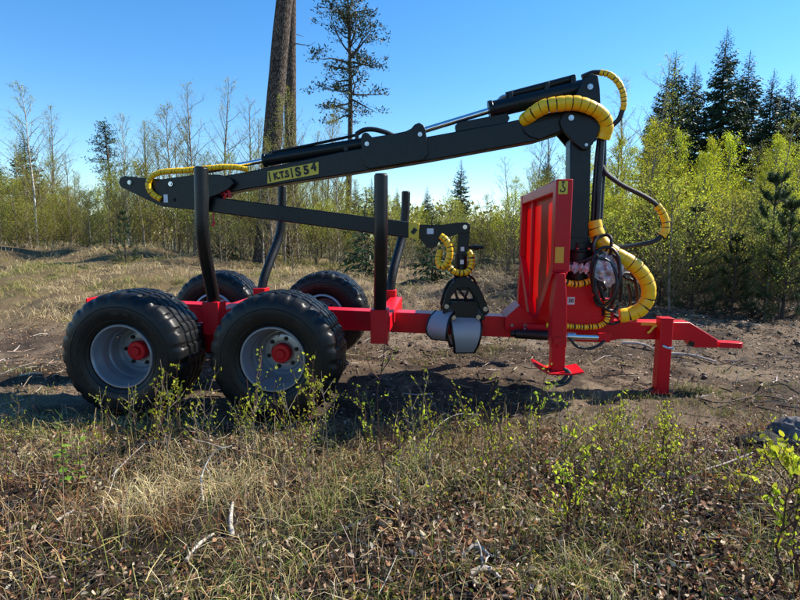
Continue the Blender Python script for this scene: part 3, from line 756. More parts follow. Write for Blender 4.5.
# maker's plate on the boom
yl = -0.0785
cor = [T(267.5, 171.5, yl), T(318.5, 162, yl), T(318.5, 174, yl), T(267.5, 183.5, yl)]
pl = cp('name_plate', [(267.5, 171.5), (318.5, 162), (318.5, 174), (267.5, 183.5)], -0.0805, -0.0765, 'sign', mb, 0.0, -0.0805)
ang = math.atan2(cor[1][2] - cor[0][2], cor[1][0] - cor[0][0])
yl2 = -0.082
text('lettering', 'K.T.S', T(281.2, 175.3, yl2), 0.076, pl, M['ink'], tilt=-ang, bold=0.0042, sx=0.82)
text('lettering', 'S', T(298.0, 172.2, yl2), 0.100, pl, M['ink'], tilt=-ang, bold=0.005, sx=1.0)
text('lettering', '5', T(306.2, 170.3, yl2), 0.096, pl, M['ink'], tilt=-ang, bold=0.005, sx=1.0)
text('lettering', '4', T(313.6, 167.4, yl2), 0.084, pl, M['ink'], tilt=-ang, bold=0.005, sx=1.0)
for x_ in (269.6, 291.8):
    cx_ = T(x_, 177.3 - (x_ - 267.5) * 0.186, yl2); b = MB()
    b.box(cx_, (0.012, 0.0025, 0.082), np.array([[math.cos(ang), 0, -math.sin(ang)], [0, 1, 0], [math.sin(ang), 0, math.cos(ang)]])); b.build('plate_bar', M['ink'], pl)

# red strap at the elbow
b = MB(); b.tube(spline(H3([(221, 194, -0.08), (225, 190, -0.09), (229, 192, -0.09), (230, 198, -0.085)]), 12), 0.014, 8)
b.tube(spline(H3([(222, 193, -0.08), (226, 194, -0.1), (224, 198, -0.085)]), 10), 0.012, 8)
b.tube(spline(H3([(214, 213, -0.075), (213, 218, -0.08), (214, 222, -0.08), (212.5, 226, -0.08)]), 10), [0.006] * 6 + [0.012] * 4, 8)
b.build('tie_strap', M['strap'], crane)

# hoses
wrapped(H3([(524, 121, -0.05), (532, 114, -0.12), (545, 107, -0.17), (562, 103.5, -0.19), (580, 104, -0.19), (595, 109.5, -0.17), (604, 118, -0.14), (606.5, 127, -0.11), (602.5, 140, -0.08)]), 0.056, 'boom_hose', crane, pitch=0.058, gap=0.11)
wrapped(H3([(600, 72.5, 0.0), (609, 74.5, -0.02), (618, 82, -0.04), (623, 93, -0.05), (624, 104, -0.05), (622.5, 111, -0.04)]), 0.024, 'boom_hose', crane, pitch=0.032, gap=0.2)
hose(H3([(582, 77, 0.0), (592, 73, 0.0), (600, 72.5, 0.0)]), 0.020, crane)
hose(H3([(622.5, 110, -0.04), (619, 119, -0.03), (612, 126, -0.02), (606, 134, -0.02), (603, 146, -0.02)]), 0.020, crane)
for dx, yy, r in ((0, -0.07, 0.022), (-4.0, -0.05, 0.020), (3.2, -0.03, 0.020), (-1, 0.02, 0.022)):
    hose(H3([(602 + dx * 0.6, 138, yy), (600.5 + dx, 165, yy), (598.5 + dx, 195, yy), (597 + dx, 225, yy)]), r, crane)
wrapped(H3([(594, 221, -0.06), (596, 231, -0.07), (601, 242, -0.10), (611, 251.5, -0.14), (625, 259.5, -0.17), (638, 269, -0.18), (647, 282, -0.18), (648.5, 296, -0.17), (642, 307.5, -0.16), (630, 314.5, -0.15), (619, 316, -0.14)]), 0.060, 'boom_hose', crane, pitch=0.068, gap=0.10)
hose(H3([(602, 166, -0.05), (607, 174, -0.07), (622, 185, -0.1), (640, 194, -0.12), (652, 201, -0.13), (659, 208, -0.13), (665, 219, -0.13), (665, 230, -0.13), (657, 240, -0.13), (640, 244.5, -0.12), (622, 247, -0.12), (608, 248, -0.12)]), 0.019, crane, 60)
wrapped(H3([(657, 205.5, -0.13), (662, 212, -0.13), (665.7, 222, -0.13), (665, 231, -0.13), (661, 237, -0.13)]), 0.029, 'boom_hose', crane, pitch=0.036, gap=0.16)
wrapped(H3([(249, 169.8, -0.07), (238, 167.5, -0.09), (222, 167, -0.11), (204, 168.5, -0.13), (184, 170.5, -0.15), (166, 171.5, -0.16), (154, 175, -0.165), (148.5, 182, -0.165), (149.5, 190, -0.16), (154, 195, -0.15), (161, 199.5, -0.145)]), 0.024, 'boom_hose', crane, pitch=0.03, gap=0.14)
# loose loops of hose around the valve block
random.seed(4)
for cx_, cy_, rx, ry, yy, rr in ((606, 278, 14, 31, -0.26, 0.013), (610, 283, 13, 28, -0.23, 0.013), (603, 282, 12, 24, -0.28, 0.012), (604, 248, 9, 13, -0.20, 0.013), (622, 292, 17, 26, -0.05, 0.014), (628, 297, 18, 24, 0.0, 0.014), (614, 296, 15, 28, -0.12, 0.012)):
    t = np.linspace(0.3, 2 * math.pi + 0.1, 14); ph = random.random() * 6
    hose([T(cx_ + rx * math.cos(a + ph) + 2 * math.sin(a * 2), cy_ + ry * math.sin(a + ph), yy + 0.03 * math.sin(a * 2 + ph)) for a in t], rr, crane, 60)
for pts in ([(598, 228, -0.09), (594, 246, -0.16), (596, 262, -0.22), (598, 282, -0.22), (604, 300, -0.2)], [(603, 226, -0.04), (604, 245, -0.1), (612, 262, -0.14), (622, 275, -0.1), (640, 285, -0.02), (648, 300, 0.02), (640, 316, 0.02)],
            [(568, 264, -0.18), (580, 262, -0.21), (592, 258, -0.22), (602, 252, -0.18)], [(574, 270, -0.18), (586, 271, -0.22), (598, 277, -0.24), (606, 290, -0.22)]):
    hose(H3(pts), 0.014, crane, 40)
vbm = MB(); p = T(598, 270, -0.10); vbm.box(p, (0.16, 0.16, 0.13))
for k in range(4): vbm.cyl(p + np.array((-0.06 + 0.04 * k, -0.04, 0.06)), p + np.array((-0.06 + 0.04 * k, -0.05, 0.14)), 0.007, 8)
vbm.build('valve_block', M['black'], crane, bevel=0.005)

# clear film tied round the valve block
fb = MB(); nu, nv = 40, 26; rs = np.random.RandomState(5)
u = np.linspace(0, 2 * math.pi, nu, endpoint=False); v = np.linspace(0, math.pi, nv)
UU, VV = np.meshgrid(u, v); cr = 1 + 0.55 * (fbm(UU * 2.4 + 3, VV * 3.2, 3, 91) - 0.5) + 0.22 * (fbm(UU * 7, VV * 9, 2, 95) - 0.5); cr[:, :2] = cr[:, :2]
X = 0.125 * cr * np.sin(VV) * np.cos(UU) * 1.15; Yv = 0.11 * cr * np.sin(VV) * np.sin(UU); Z = 0.135 * cr * np.cos(VV)
ii = np.arange(nv - 1)[:, None] * nu; jj = np.arange(nu)[None]; kk = (jj + 1) % nu
fb.add(np.stack([X, Yv, Z], -1).reshape(-1, 3), q=np.stack([ii + jj, ii + nu + jj, ii + nu + kk, ii + kk], -1).reshape(-1, 4))
p = T(604, 270, -0.16)
pw = np.array((R0[0] + CY * p[0] - SY * p[1], R0[1] + SY * p[0] + CY * p[1], p[2]))
film = fb.build('plastic_bag', M['film'], None, sharp=25, loc=pw)
tag(film, 'crumpled clear plastic film wrapped round the crane controls', 'plastic bag')
fb2 = MB(); L1 = spline(H3([(566, 266, -0.2), (580, 268, -0.23), (592, 268, -0.23), (600, 266, -0.2)]), 20)
wob = 0.028 * (1 + 0.6 * np.sin(np.arange(20) * 2.1)); fb2.tube(L1, wob, 9)
for vv in fb2.v: vv += 0.008 * rs.randn(*vv.shape)
fo = fb2.build('film_tail', M['film'], None, sharp=20)
fo.parent = film; fo.matrix_parent_inverse = Matrix.Identity(4)
fo.matrix_local = Matrix.Translation(Vector(pw)).inverted() @ (Matrix.Translation(Vector(R0)) @ Matrix.Rotation(YAW, 4, 'Z'))

# ------------------------------------------------------------------ the grapple
gp_l = T(461, 252, 0); gw = np.array((R0[0] + CY * gp_l[0] - SY * gp_l[1], R0[1] + SY * gp_l[0] + CY * gp_l[1], 0))
lk = empty('log_grapple', (gw[0], gw[1], 0), 0.0)
tag(lk, 'dark hanging log grapple with grey steel jaws under the boom tip', 'grapple')
gx0 = T(461, 252, 0)[0]
def gz(py): return T(461, py, 0)[2]
def G(px_, py_, dy=0.0):
    p = T(px_, py_, dy); return np.array((p[0] - gx0, dy, p[2]))
b = MB(); b.prism([G(458.5, 225), G(469.5, 225), G(469, 238), G(467, 256), G(456.5, 256), G(458, 240)], -0.045, 0.045); lko = b.build('hanger_link', M['dark'], lk, bevel=0.005)
for yy_ in (231, 249): 
    b = MB(); p = G(462, yy_, -0.046); b.box(p, (0.05 if yy_ < 240 else 0.03, 0.004, 0.022 if yy_ < 240 else 0.035)); b.build('sticker', M['white'] if yy_ > 240 else M['sign'], lko)
b = MB(); b.cyl(G(461, 254), G(461, 271), 0.052, 24); b.cyl(G(461, 271), G(461, 276), 0.065, 24); b.cyl(G(461, 250), G(461, 256), 0.03, 12); rot = b.build('rotator', M['dark'], lk, bevel=0.005)
b = MB(); p = G(461.5, 262, -0.054); b.box(p, (0.03, 0.004, 0.035)); b.build('sticker', M['white'], rot)
b = MB(); b.cyl(G(468, 247), G(483, 247.5), 0.016, 10); b.cyl(G(474, 247.2), G(479, 247.4), 0.024, 10); b.build('hose_fitting', M['black'], lk)
yoke = [(441, 304), (445, 290), (449, 283), (455, 278.5), (461, 275.5), (468, 277.5), (476, 284), (482, 296), (487, 309), (484, 313.5), (479.5, 311), (474, 297), (467, 286.5), (456, 286.5), (449.5, 295), (446, 309), (442, 312)]
for y0, y1 in ((-0.135, -0.105), (0.105, 0.135)):
    b = MB(); b.prism([G(x, y) for x, y in yoke], y0, y1); yo = b.build('yoke_plate', M['dark'], lk, bevel=0.005)
b = MB(); b.prism([G(x, y) for x, y in ((452, 283), (461, 278), (472, 283), (470, 289), (454, 289))], -0.1045, 0.1045); b.build('yoke_head', M['dark'], lk, bevel=0.005)
b = MB(); b.cyl(G(447, 307, -0.05), G(470, 307, -0.05), 0.048, 22); gc_ = b.build('grapple_cylinder', M['black'], lk, bevel=0.004)
b = MB(); b.cyl(G(470, 307, -0.05), G(485, 307, -0.05), 0.024, 16); b.build('rod', M['chrome'], gc_)
b = MB(); b.box(G(464.5, 313, 0), (0.30, 0.20, 0.06)); b.build('jaw_carrier', M['black'], lk, bevel=0.008)
for pts in ([(457, 270, -0.04), (453, 282, -0.08), (455, 294, -0.09), (459, 303, -0.07)], [(466, 270, -0.03), (470, 281, -0.07), (466, 293, -0.09), (463, 303, -0.06)], [(461, 272, -0.05), (458, 288, -0.09), (465, 298, -0.08), (470, 304, -0.05)], [(464, 272, 0.04), (475, 280, 0.08), (478, 292, 0.09), (476, 304, 0.06)]):
    hose([G(*q) for q in pts], 0.011, lk, 20)
def jaw(path, width, u, origin, name='jaw'):
    """curved jaw: path of (out, z) in the plane of u, shell with two dark edge ribs"""
    u = nrm((u[0], u[1], 0)); w = np.array((-u[1], u[0], 0)); o = np.asarray(origin, float)
    pp = spline([(a, 0, z) for a, z, _ in path], 18); ww = np.interp(np.linspace(0, 1, 18), np.linspace(0, 1, len(path)), [q[2] for q in path])
    C = [o + u * a + np.array((0, 0, z)) for a, _, z in pp]
    sh = MB(); tn = np.gradient(np.array(C), axis=0); nn = np.array([nrm(np.cross(t, w)) for t in tn])
    rows = []
    for i in range(18):
        rows += [C[i] - w * ww[i] - nn[i] * 0.006, C[i] + w * ww[i] - nn[i] * 0.006, C[i] + w * ww[i] + nn[i] * 0.006, C[i] - w * ww[i] + nn[i] * 0.006]
    qs = []
    for i in range(17):
        for k in range(4): qs.append((i * 4 + k, i * 4 + (k + 1) % 4, i * 4 + 4 + (k + 1) % 4, i * 4 + 4 + k))
    sh.add(rows, q=qs, ng=[[3, 2, 1, 0], [68, 69, 70, 71]])
    jo = sh.build(name, M['jaw'], lk, sharp=60)
    for s in (-1, 1):
        b = MB(); b.tube([C[i] + w * s * ww[i] for i in range(18)], 0.011, 8); b.build('edge_rib', M['black'], jo)
    b = MB(); b.tube([C[17] - w * (ww[17] + 0.01), C[17] + w * (ww[17] + 0.01)], 0.011, 8); b.build('tip_bar', M['black'], jo)
    return jo
z0 = gz(311); zlow = gz(351)
zj = gz(316)
jaw([(0.10, zj, 0.13), (0.19, zj - 0.05, 0.128), (0.215, zj - 0.14, 0.115), (0.19, zj - 0.22, 0.10), (0.13, gz(349), 0.082)], 0.12, (0.06, -1.0), (0.02, 0, 0))
jaw([(0.10, zj, 0.13), (0.19, zj - 0.05, 0.128), (0.215, zj - 0.14, 0.115), (0.19, zj - 0.22, 0.10), (0.13, gz(349), 0.082)], 0.12, (-0.06, 1.0), (0.02, 0, 0))
jaw([(0.10, zj + 0.05, 0.085), (0.20, zj + 0.01, 0.09), (0.25, zj - 0.06, 0.095), (0.25, zj - 0.12, 0.09), (0.20, zj - 0.17, 0.07)], 0.12, (-0.50, -0.87), (-0.09, 0, 0))
for x_, y_ in ((445, 306), (484, 309), (452, 317), (477, 317)):
    b = MB(); p = G(x_, y_, -0.138); b.cyl(p + np.array((0, -0.02, 0)), p + np.array((0, 0.02, 0)), 0.02, 14); b.build('pin', M['steel'], lk)
b = MB(); b.cyl(G(449, 312, -0.12), G(449, 312, 0.12), 0.03, 14); b.cyl(G(480, 312, -0.12), G(480, 312, 0.12), 0.03, 14); b.build('jaw_axle', M['black'], lk)
for s_ in (-1, 1):
    b = MB(); b.prism([G(447, 304), (G(452, 300)), G(478, 300), G(484, 305), G(483, 318), G(474, 321), G(452, 321), G(446, 314)], s_ * 0.10 - 0.008, s_ * 0.10 + 0.008); b.build('cheek_plate', M['black'], lk, bevel=0.003)
wrapped([G(*q) for q in ((440, 236, -0.08), (445, 240, -0.10), (448.5, 248, -0.11), (448, 258, -0.11), (444, 265, -0.10), (440, 266, -0.08), (437.5, 260, -0.05), (440, 250, -0.02))], 0.028, 'grapple_hose', lk, pitch=0.032, gap=0.15)
wrapped([G(*q) for q in ((447, 264, -0.08), (452, 270.5, -0.1), (460, 273, -0.1), (467.5, 271, -0.09), (471, 264, -0.07), (471, 256, -0.05), (468, 251, -0.03))], 0.026, 'grapple_hose', lk, pitch=0.032, gap=0.25)
# ------------------------------------------------------------------ trees: builders
def wx(px_, Y): return float(at(px_, 234, Y)[0])
def leaf_quads(mb, C, D, size, col, rs, width=0.62, fold=0.0):
    """rhombic leaves at C pointing along D"""
    n = len(C)
    if n == 0: return
    D = D / (np.linalg.norm(D, axis=1)[:, None] + 1e-9)
    r = rs.randn(n, 3); S = np.cross(D, r); S /= (np.linalg.norm(S, axis=1)[:, None] + 1e-9)
    sz = np.broadcast_to(size, (n,))[:, None]
    a = C; c = C + D * sz; m = C + D * sz * 0.45
    v = np.stack([a, m + S * sz * width * 0.5, c, m - S * sz * width * 0.5], 1).reshape(-1, 3)
    q = np.arange(4 * n).reshape(-1, 4)
    mb.add(v, q=q, col=np.repeat(col, 4, 0))
def blade_tris(mb, C, D, L, wd, col, rs):
    """thin needles: one triangle each"""
    n = len(C); D = D / (np.linalg.norm(D, axis=1)[:, None] + 1e-9)
    S = np.cross(D, rs.randn(n, 3)); S /= (np.linalg.norm(S, axis=1)[:, None] + 1e-9)
    L = np.broadcast_to(L, (n,))[:, None]; wd = np.broadcast_to(wd, (n,))[:, None]
    v = np.stack([C - S * wd / 2, C + S * wd / 2, C + D * L], 1).reshape(-1, 3)
    mb.add(v, t=np.arange(3 * n).reshape(-1, 3), col=np.repeat(col, 3, 0))
def jitcol(base, n, rs, amt=0.3, hue=0.12):
    b = np.asarray(base)[None]; k = 1 + amt * (rs.rand(n, 1) * 2 - 1)
    return np.clip(b * k * (1 + hue * (rs.rand(n, 3) * 2 - 1)), 0.002, 1)

def birch_meshes(seed, H, n_br, leaves, lsize, lcol, spread=0.26, bark_mat='greybark', low=0.12, r0=None, lean=0.03, twigs=6):
    rs = np.random.RandomState(seed)
    t = np.linspace(0, 1, 9)
    off = np.cumsum(rs.randn(9, 2) * 0.018 * H / 5, 0); off -= off[0]
    path = np.stack([off[:, 0] + lean * H * t * rs.randn(), off[:, 1] + lean * H * t * rs.randn(), H * t], -1)
    r0 = r0 or (0.010 + 0.0065 * H)
    rad = r0 * (1 - t) ** 0.8 + 0.004
    tr = MB(); tr.tube(path, rad, 7)
    bm_ = MB(); tips = []; dirs = []
    def tp(q): return np.array([np.interp(q, t, path[:, i]) for i in range(3)])
    for i in range(n_br):
        q = low + (0.97 - low) * (i + rs.rand()) / n_br
        L = H * spread * (1 - q) ** 0.75 * (0.6 + 0.7 * rs.rand()) + 0.18
        az = i * 2.4 + rs.randn() * 0.5; el = math.radians(rs.uniform(35, 68))
        d = np.array((math.cos(az) * math.cos(el), math.sin(az) * math.cos(el), math.sin(el)))
        p = tp(q); P = [p]
        for k in range(3):
            d = nrm(d + rs.randn(3) * 0.13 + np.array((0, 0, 0.10))); P.append(P[-1] + d * L / 3)
        P = np.array(P); rb = np.interp(q, t, rad) * 0.42 + 0.002
        bm_.tube(P, np.linspace(rb, 0.003, 4), 4, False)
        tips.append(P[3]); dirs.append(d)
        for k in range(twigs):
            s = rs.uniform(0.25, 1.0); b0 = np.array([np.interp(s * 3, range(4), P[:, c]) for c in range(3)])
            dd = nrm(d + rs.randn(3) * 0.55); l = L * rs.uniform(0.18, 0.45)
            m = b0 + dd * l * 0.5 + rs.randn(3) * 0.03 * l; e = b0 + dd * l
            bm_.tube(np.array([b0, m, e]), [0.0034, 0.0028, 0.0018], 3, False)
            for z in (m, e, b0 * 0.4 + e * 0.6): tips.append(z); dirs.append(dd)
    tips = np.array(tips); dirs = np.array(dirs)
    lf = MB(); k = rs.randint(0, len(tips), leaves)
    C = tips[k] + rs.randn(leaves, 3) * 0.055; D = dirs[k] + rs.randn(leaves, 3) * 0.9
    clump = 0.75 + 0.5 * vnoise(C[:, 0] * 2.2 + C[:, 1], C[:, 2] * 2.2 + seed, seed)[:, None]
    leaf_quads(lf, C, D, lsize * rs.uniform(0.6, 1.3, leaves), jitcol(lcol, leaves, rs, 0.3, 0.12) * clump, rs)
    return tr.mesh('trunk', M[bark_mat], 60), bm_.mesh('branches', M['birchtwig'], 60), lf.mesh('crown', M['leaf'])
def plant(name, meshes, loc, rz=0.0, sc=1.0, lean=(0, 0)):
    o = empty(name, loc, rz); o.scale = (sc, sc, sc); o.rotation_euler = (lean[0], lean[1], rz)
    for nme, me in zip(('trunk', 'branches', 'crown'), meshes): inst(nme, me, o)
    return o

def spruce_meshes(seed, H, R, col=(0.020, 0.036, 0.016), dens=1.0, base=0.06):
    rs = np.random.RandomState(seed)
    tr = MB(); z = np.linspace(0, H, 10); tr.tube(np.stack([rs.randn(10) * 0.03, rs.randn(10) * 0.03, z], -1), np.linspace(0.013 * H, 0.01, 10), 8)
    cr = MB(); C = []; D = []; S = []
    lim = MB()
    zz = base * H
    while zz < H * 0.985:
        f = zz / H; L0 = R * (1 - f) ** 0.8 * (1.0 if f > 0.15 else 0.8)
        nb = 6 if f < 0.85 else 4; a0 = rs.rand() * 6
        for k in range(nb):
            L = L0 * rs.uniform(0.55, 1.12) + 0.08; az = a0 + k * 2 * math.pi / nb + rs.randn() * 0.25
            el = math.radians(np.interp(f, [0, 0.6, 1], [-24, -6, 38]) + rs.randn() * 6)
            h = np.array((math.cos(az), math.sin(az), 0)); ns = max(3, int(L / 0.17 * dens))
            s = np.linspace(0.12, 1, ns); droop = -0.10 * L * np.sin(s * math.pi * 0.8)
            P = h[None] * (s * L * math.cos(el))[:, None]; P[:, 2] = zz + s * L * math.sin(el) + droop + 0.10 * L * s ** 3
            if L > 0.35: lim.tube(P[::max(1, ns // 3)], np.linspace(0.012 + 0.008 * L, 0.005, len(P[::max(1, ns // 3)])), 3, False)
            side = np.array((-h[1], h[0], 0))
            for sg in (-1, 1):
                wv = (0.16 + 0.26 * np.sin(np.clip(s, 0, 1) * math.pi * 0.85)) * min(1, L * 0.9)
                d = side[None] * sg * 0.9 + h[None] * 0.55 + np.array((0, 0, -0.42))[None] + rs.randn(ns, 3) * 0.18
                C.append(P); D.append(d); S.append(wv * rs.uniform(0.7, 1.3, ns))
            d = h[None] * 0.5 + np.array((0, 0, -0.8))[None] + rs.randn(ns, 3) * 0.25
            C.append(P); D.append(d); S.append(0.22 * rs.uniform(0.5, 1.2, ns) * min(1, L))
        zz += (0.15 + 0.012 * H * (1 - f)) / dens ** 0.5
    C = np.concatenate(C); D = np.concatenate(D); S = np.concatenate(S)
    leaf_quads(cr, C, D, S, jitcol(col, len(C), rs, 0.4, 0.12), rs, 0.34)
    k = rs.rand(len(C)) < 0.6
    leaf_quads(cr, C[k] + rs.randn(k.sum(), 3) * 0.05, D[k] + rs.randn(k.sum(), 3) * 0.35, S[k] * 0.8, jitcol(col, k.sum(), rs, 0.4, 0.12), rs, 0.25)
    return tr.mesh('trunk', M['sprucebark'], 60), lim.mesh('branches', M['sprucebark'], 60), cr.mesh('crown', M['needle'])

def pine_meshes(seed, H, crown_from, R, r0, nl=60, col=(0.030, 0.048, 0.022), barkm='pinebark', clus=26, csz=0.17, sparse=1.0, dead=4):
    rs = np.random.RandomState(seed)
    nz = 60; z = np.linspace(0, H, nz); t = z / H; nside = 18
    px_ = 0.10 * np.sin(t * 5 + seed) * H / 14; py_ = 0.08 * np.sin(t * 4 + seed * 2) * H / 14
    rad = r0 * (1 - t) ** 0.62 + 0.012; rad[:4] *= np.array([1.25, 1.12, 1.05, 1.01])
    tr = MB(); tr.tube(np.stack([px_ - px_[0], py_ - py_[0], z], -1), rad, nside)
    V = tr.v[0].reshape(nz, nside, 3); ctr = V.mean(1, keepdims=True)
    jj, ii = np.meshgrid(np.arange(nside), np.arange(nz)); V[:] = ctr + (V - ctr) * (1 + 0.10 * (vnoise(jj * 0.9, ii * 0.7, seed) - 0.5))[..., None]
    lim = MB(); C = []; D = []
    for i in range(nl):
        f = crown_from + (1 - crown_from) * ((i + rs.rand()) / nl) ** 0.9
        g_ = (f - crown_from) / (1 - crown_from)
        L = R * (math.sin(math.pi * (0.12 + 0.86 * g_)) ** 0.7) * rs.uniform(0.45, 1.15) + 0.15
        az = rs.rand() * 6.283; el = math.radians(np.interp(g_, [0, 1], [-8, 42]) + rs.randn() * 10)
        d = np.array((math.cos(az) * math.cos(el), math.sin(az) * math.cos(el), math.sin(el)))
        p = np.array((np.interp(f, t, px_ - px_[0]), np.interp(f, t, py_ - py_[0]), f * H)); P = [p]
        for k in range(4): d = nrm(d + rs.randn(3) * 0.22 + np.array((0, 0, 0.07))); P.append(P[-1] + d * L / 4)
        P = np.array(P); lim.tube(P, np.linspace(0.02 + 0.022 * L, 0.006, 5), 4, False)
        for s in np.linspace(0.45, 1, max(2, int((2 + L * 2.2) * sparse))):
            c0 = np.array([np.interp(s * 4, range(5), P[:, c]) for c in range(3)]) + rs.randn(3) * 0.20 * L * np.array((1, 1, 0.5))
            c0[2] += 0.05; C.append(np.repeat(c0[None], clus, 0) + rs.randn(clus, 3) * 0.15 * np.array((1.3, 1.3, 0.6)))
            dd = rs.randn(clus, 3); dd[:, 2] = np.abs(dd[:, 2]) * 0.9; D.append(dd)
            if rs.rand() < 0.6: lim.tube(np.array([P[2], (P[2] + c0) / 2 + rs.randn(3) * 0.04, c0]), [0.010, 0.007, 0.004], 3, False)
    for i in range(dead):
        f = crown_from * rs.uniform(0.55, 1.0); az = rs.rand() * 6.283; L = rs.uniform(0.4, 1.3)
        p = np.array((np.interp(f, t, px_ - px_[0]), np.interp(f, t, py_ - py_[0]), f * H)); d = np.array((math.cos(az), math.sin(az), rs.uniform(-0.3, 0.2)))
        P = [p]
        for k in range(4): d = nrm(d + rs.randn(3) * 0.25 + np.array((0, 0, -0.1))); P.append(P[-1] + d * L / 4)
        lim.tube(np.array(P), np.linspace(0.022, 0.005, 5), 4, False)
    cr = MB(); C = np.concatenate(C); D = np.concatenate(D); n = len(C)
    leaf_quads(cr, C, D, csz * rs.uniform(0.6, 1.2, n), jitcol(col, n, rs, 0.45, 0.12), rs, 0.30)
    return tr.mesh('trunk', M[barkm], 60), lim.mesh('branches', M[barkm], 60), cr.mesh('crown', M['needle'])

def young_pine_meshes(seed, H, col=(0.060, 0.095, 0.035), nw=None):
    rs = np.random.RandomState(seed)
    tr = MB(); tr.tube(np.array([(0, 0, 0), (0.01, 0, H * 0.5), (0, 0.01, H)]), [0.012 + 0.008 * H, 0.010 + 0.003 * H, 0.006], 6)
    lim = MB(); C = []; D = []
    def brush(p, d, L, n):
        s = rs.rand(n); dd = rs.randn(n, 3); dd -= (dd @ d)[:, None] * d[None]; dd /= (np.linalg.norm(dd, axis=1)[:, None] + 1e-9)
        C.append(p[None] + d[None] * (s * L)[:, None]); D.append(dd + d[None] * 0.85)
    nw = nw or max(4, int(H / 0.27)); 
    for w in range(nw):
        z = H * (0.10 + 0.80 * w / (nw - 1)); f = z / H
        for k in range(5):
            az = w * 1.1 + k * 1.2566 + rs.randn() * 0.2; L = (0.52 * H * (1 - f) ** 0.75 * 0.72 + 0.10) * rs.uniform(0.7, 1.1)
            el = math.radians(np.interp(f, [0, 1], [8, 58]) + rs.randn() * 7)
            d = np.array((math.cos(az) * math.cos(el), math.sin(az) * math.cos(el), math.sin(el))); p = np.array((0, 0, z))
            d2 = nrm(d + np.array((0, 0, 0.55))); m = p + d * L * 0.55; e = m + d2 * L * 0.45
            lim.tube(np.array([p, m, e]), [0.009, 0.006, 0.004], 4, False)
            brush(m - d * L * 0.25, d, L * 0.25, 70); brush(m, d2, L * 0.45, 110)
            for q in range(3):
                ds = nrm(d + rs.randn(3) * 0.5 + np.array((0, 0, 0.5))); l = L * rs.uniform(0.22, 0.4); s0 = p + d * L * rs.uniform(0.3, 0.55)
                lim.tube(np.array([s0, s0 + ds * l]), [0.005, 0.003], 3, False); brush(s0, ds, l, 70)
    brush(np.array((0, 0, H * 0.86)), np.array((0, 0, 1.0)), H * 0.15, 150)
    cr = MB(); C = np.concatenate(C); D = np.concatenate(D); n = len(C)
    blade_tris(cr, C, D, rs.uniform(0.05, 0.085, n), 0.006, jitcol(col, n, rs, 0.35, 0.1), rs)
    return tr.mesh('trunk', M['sprucebark'], 60), lim.mesh('branches', M['sprucebark'], 60), cr.mesh('crown', M['needle'])

ZONES = ((100, 'at the far left', 'far left'), (198, 'under the crane elbow at left', 'under the crane elbow'), (285, 'between the two rear stakes', 'between the rear stakes'), (372, 'between rear and front stakes', 'between rear and front stakes'),
         (445, 'around the front stakes', 'around the front stakes'), (515, 'between the grapple and the headboard', 'between grapple and headboard'), (600, 'behind the headboard and mast', 'behind headboard and mast'),
         (680, 'just right of the mast', 'right of the mast'), (745, 'above the drawbar', 'above the drawbar'), (9999, 'at the far right', 'far right'))
def zone(px_):
    for z in ZONES:
        if px_ < z[0]: return z[1], z[2]
def ztag(o, base, cat, px_, row=''):
    a, g_ = zone(px_); return tag(o, (base + ' ' + row).strip() + ' ' + a, cat, base + ', ' + (row + ' ' + g_).strip())
# ------------------------------------------------------------------ trees: placing
rs = np.random.RandomState(77)
YG = (0.41, 0.43, 0.022); OL = (0.33, 0.34, 0.045); BR = (0.38, 0.39, 0.06)
leafy = [birch_meshes(200 + i, [4.4, 5.0, 3.8, 4.6, 3.2, 5.4][i], [38, 40, 34, 38, 30, 42][i], [4200, 4600, 3600, 4200, 3300, 4600][i], 0.046, YG, 0.30, twigs=7) for i in range(6)]
olive = [birch_meshes(300 + i, [5.2, 5.8, 4.4, 6.2, 3.6, 4.8][i], [40, 44, 36, 46, 30, 38][i], [2600, 2900, 2300, 2900, 2000, 2500][i], 0.042, OL, 0.36, twigs=8) for i in range(6)]
bare = [birch_meshes(400 + i, [7.0, 6.2, 7.6, 5.6][i], [40, 36, 42, 34][i], [3000, 2700, 3000, 2500][i], 0.030, BR, 0.30, low=0.15, twigs=9) for i in range(4)]

# far band of wood that reads as one mass
n = 30000
fw = MB(); X = rs.uniform(-75, 75, n); Yf = rs.uniform(38, 62, n); hh = 1.0 + 3.0 * fbm(X * 0.25, Yf * 0.1, 3, 8); Z = height(X, Yf) + rs.rand(n) ** 0.7 * hh
leaf_quads(fw, np.stack([X, Yf, Z], -1), rs.randn(n, 3), rs.uniform(0.22, 0.5, n), jitcol((0.24, 0.23, 0.05), n, rs, 0.45, 0.15), rs)
for i in range(240):
    x = rs.uniform(-70, 70); y = rs.uniform(37, 58); h_ = rs.uniform(2, 3.6); z_ = hgt(x, y)
    fw.tube(np.array([(x, y, z_ - 0.1), (x + rs.randn() * 0.1, y, z_ + h_ * 0.5), (x + rs.randn() * 0.25, y, z_ + h_)]), [0.06, 0.045, 0.015], 4, False, col=np.array((0.16, 0.14, 0.11)))
tag(fw.build('far_wood', M['leaf'], sharp=None), 'far band of young olive green woodland behind everything', 'woodland', kind='stuff')

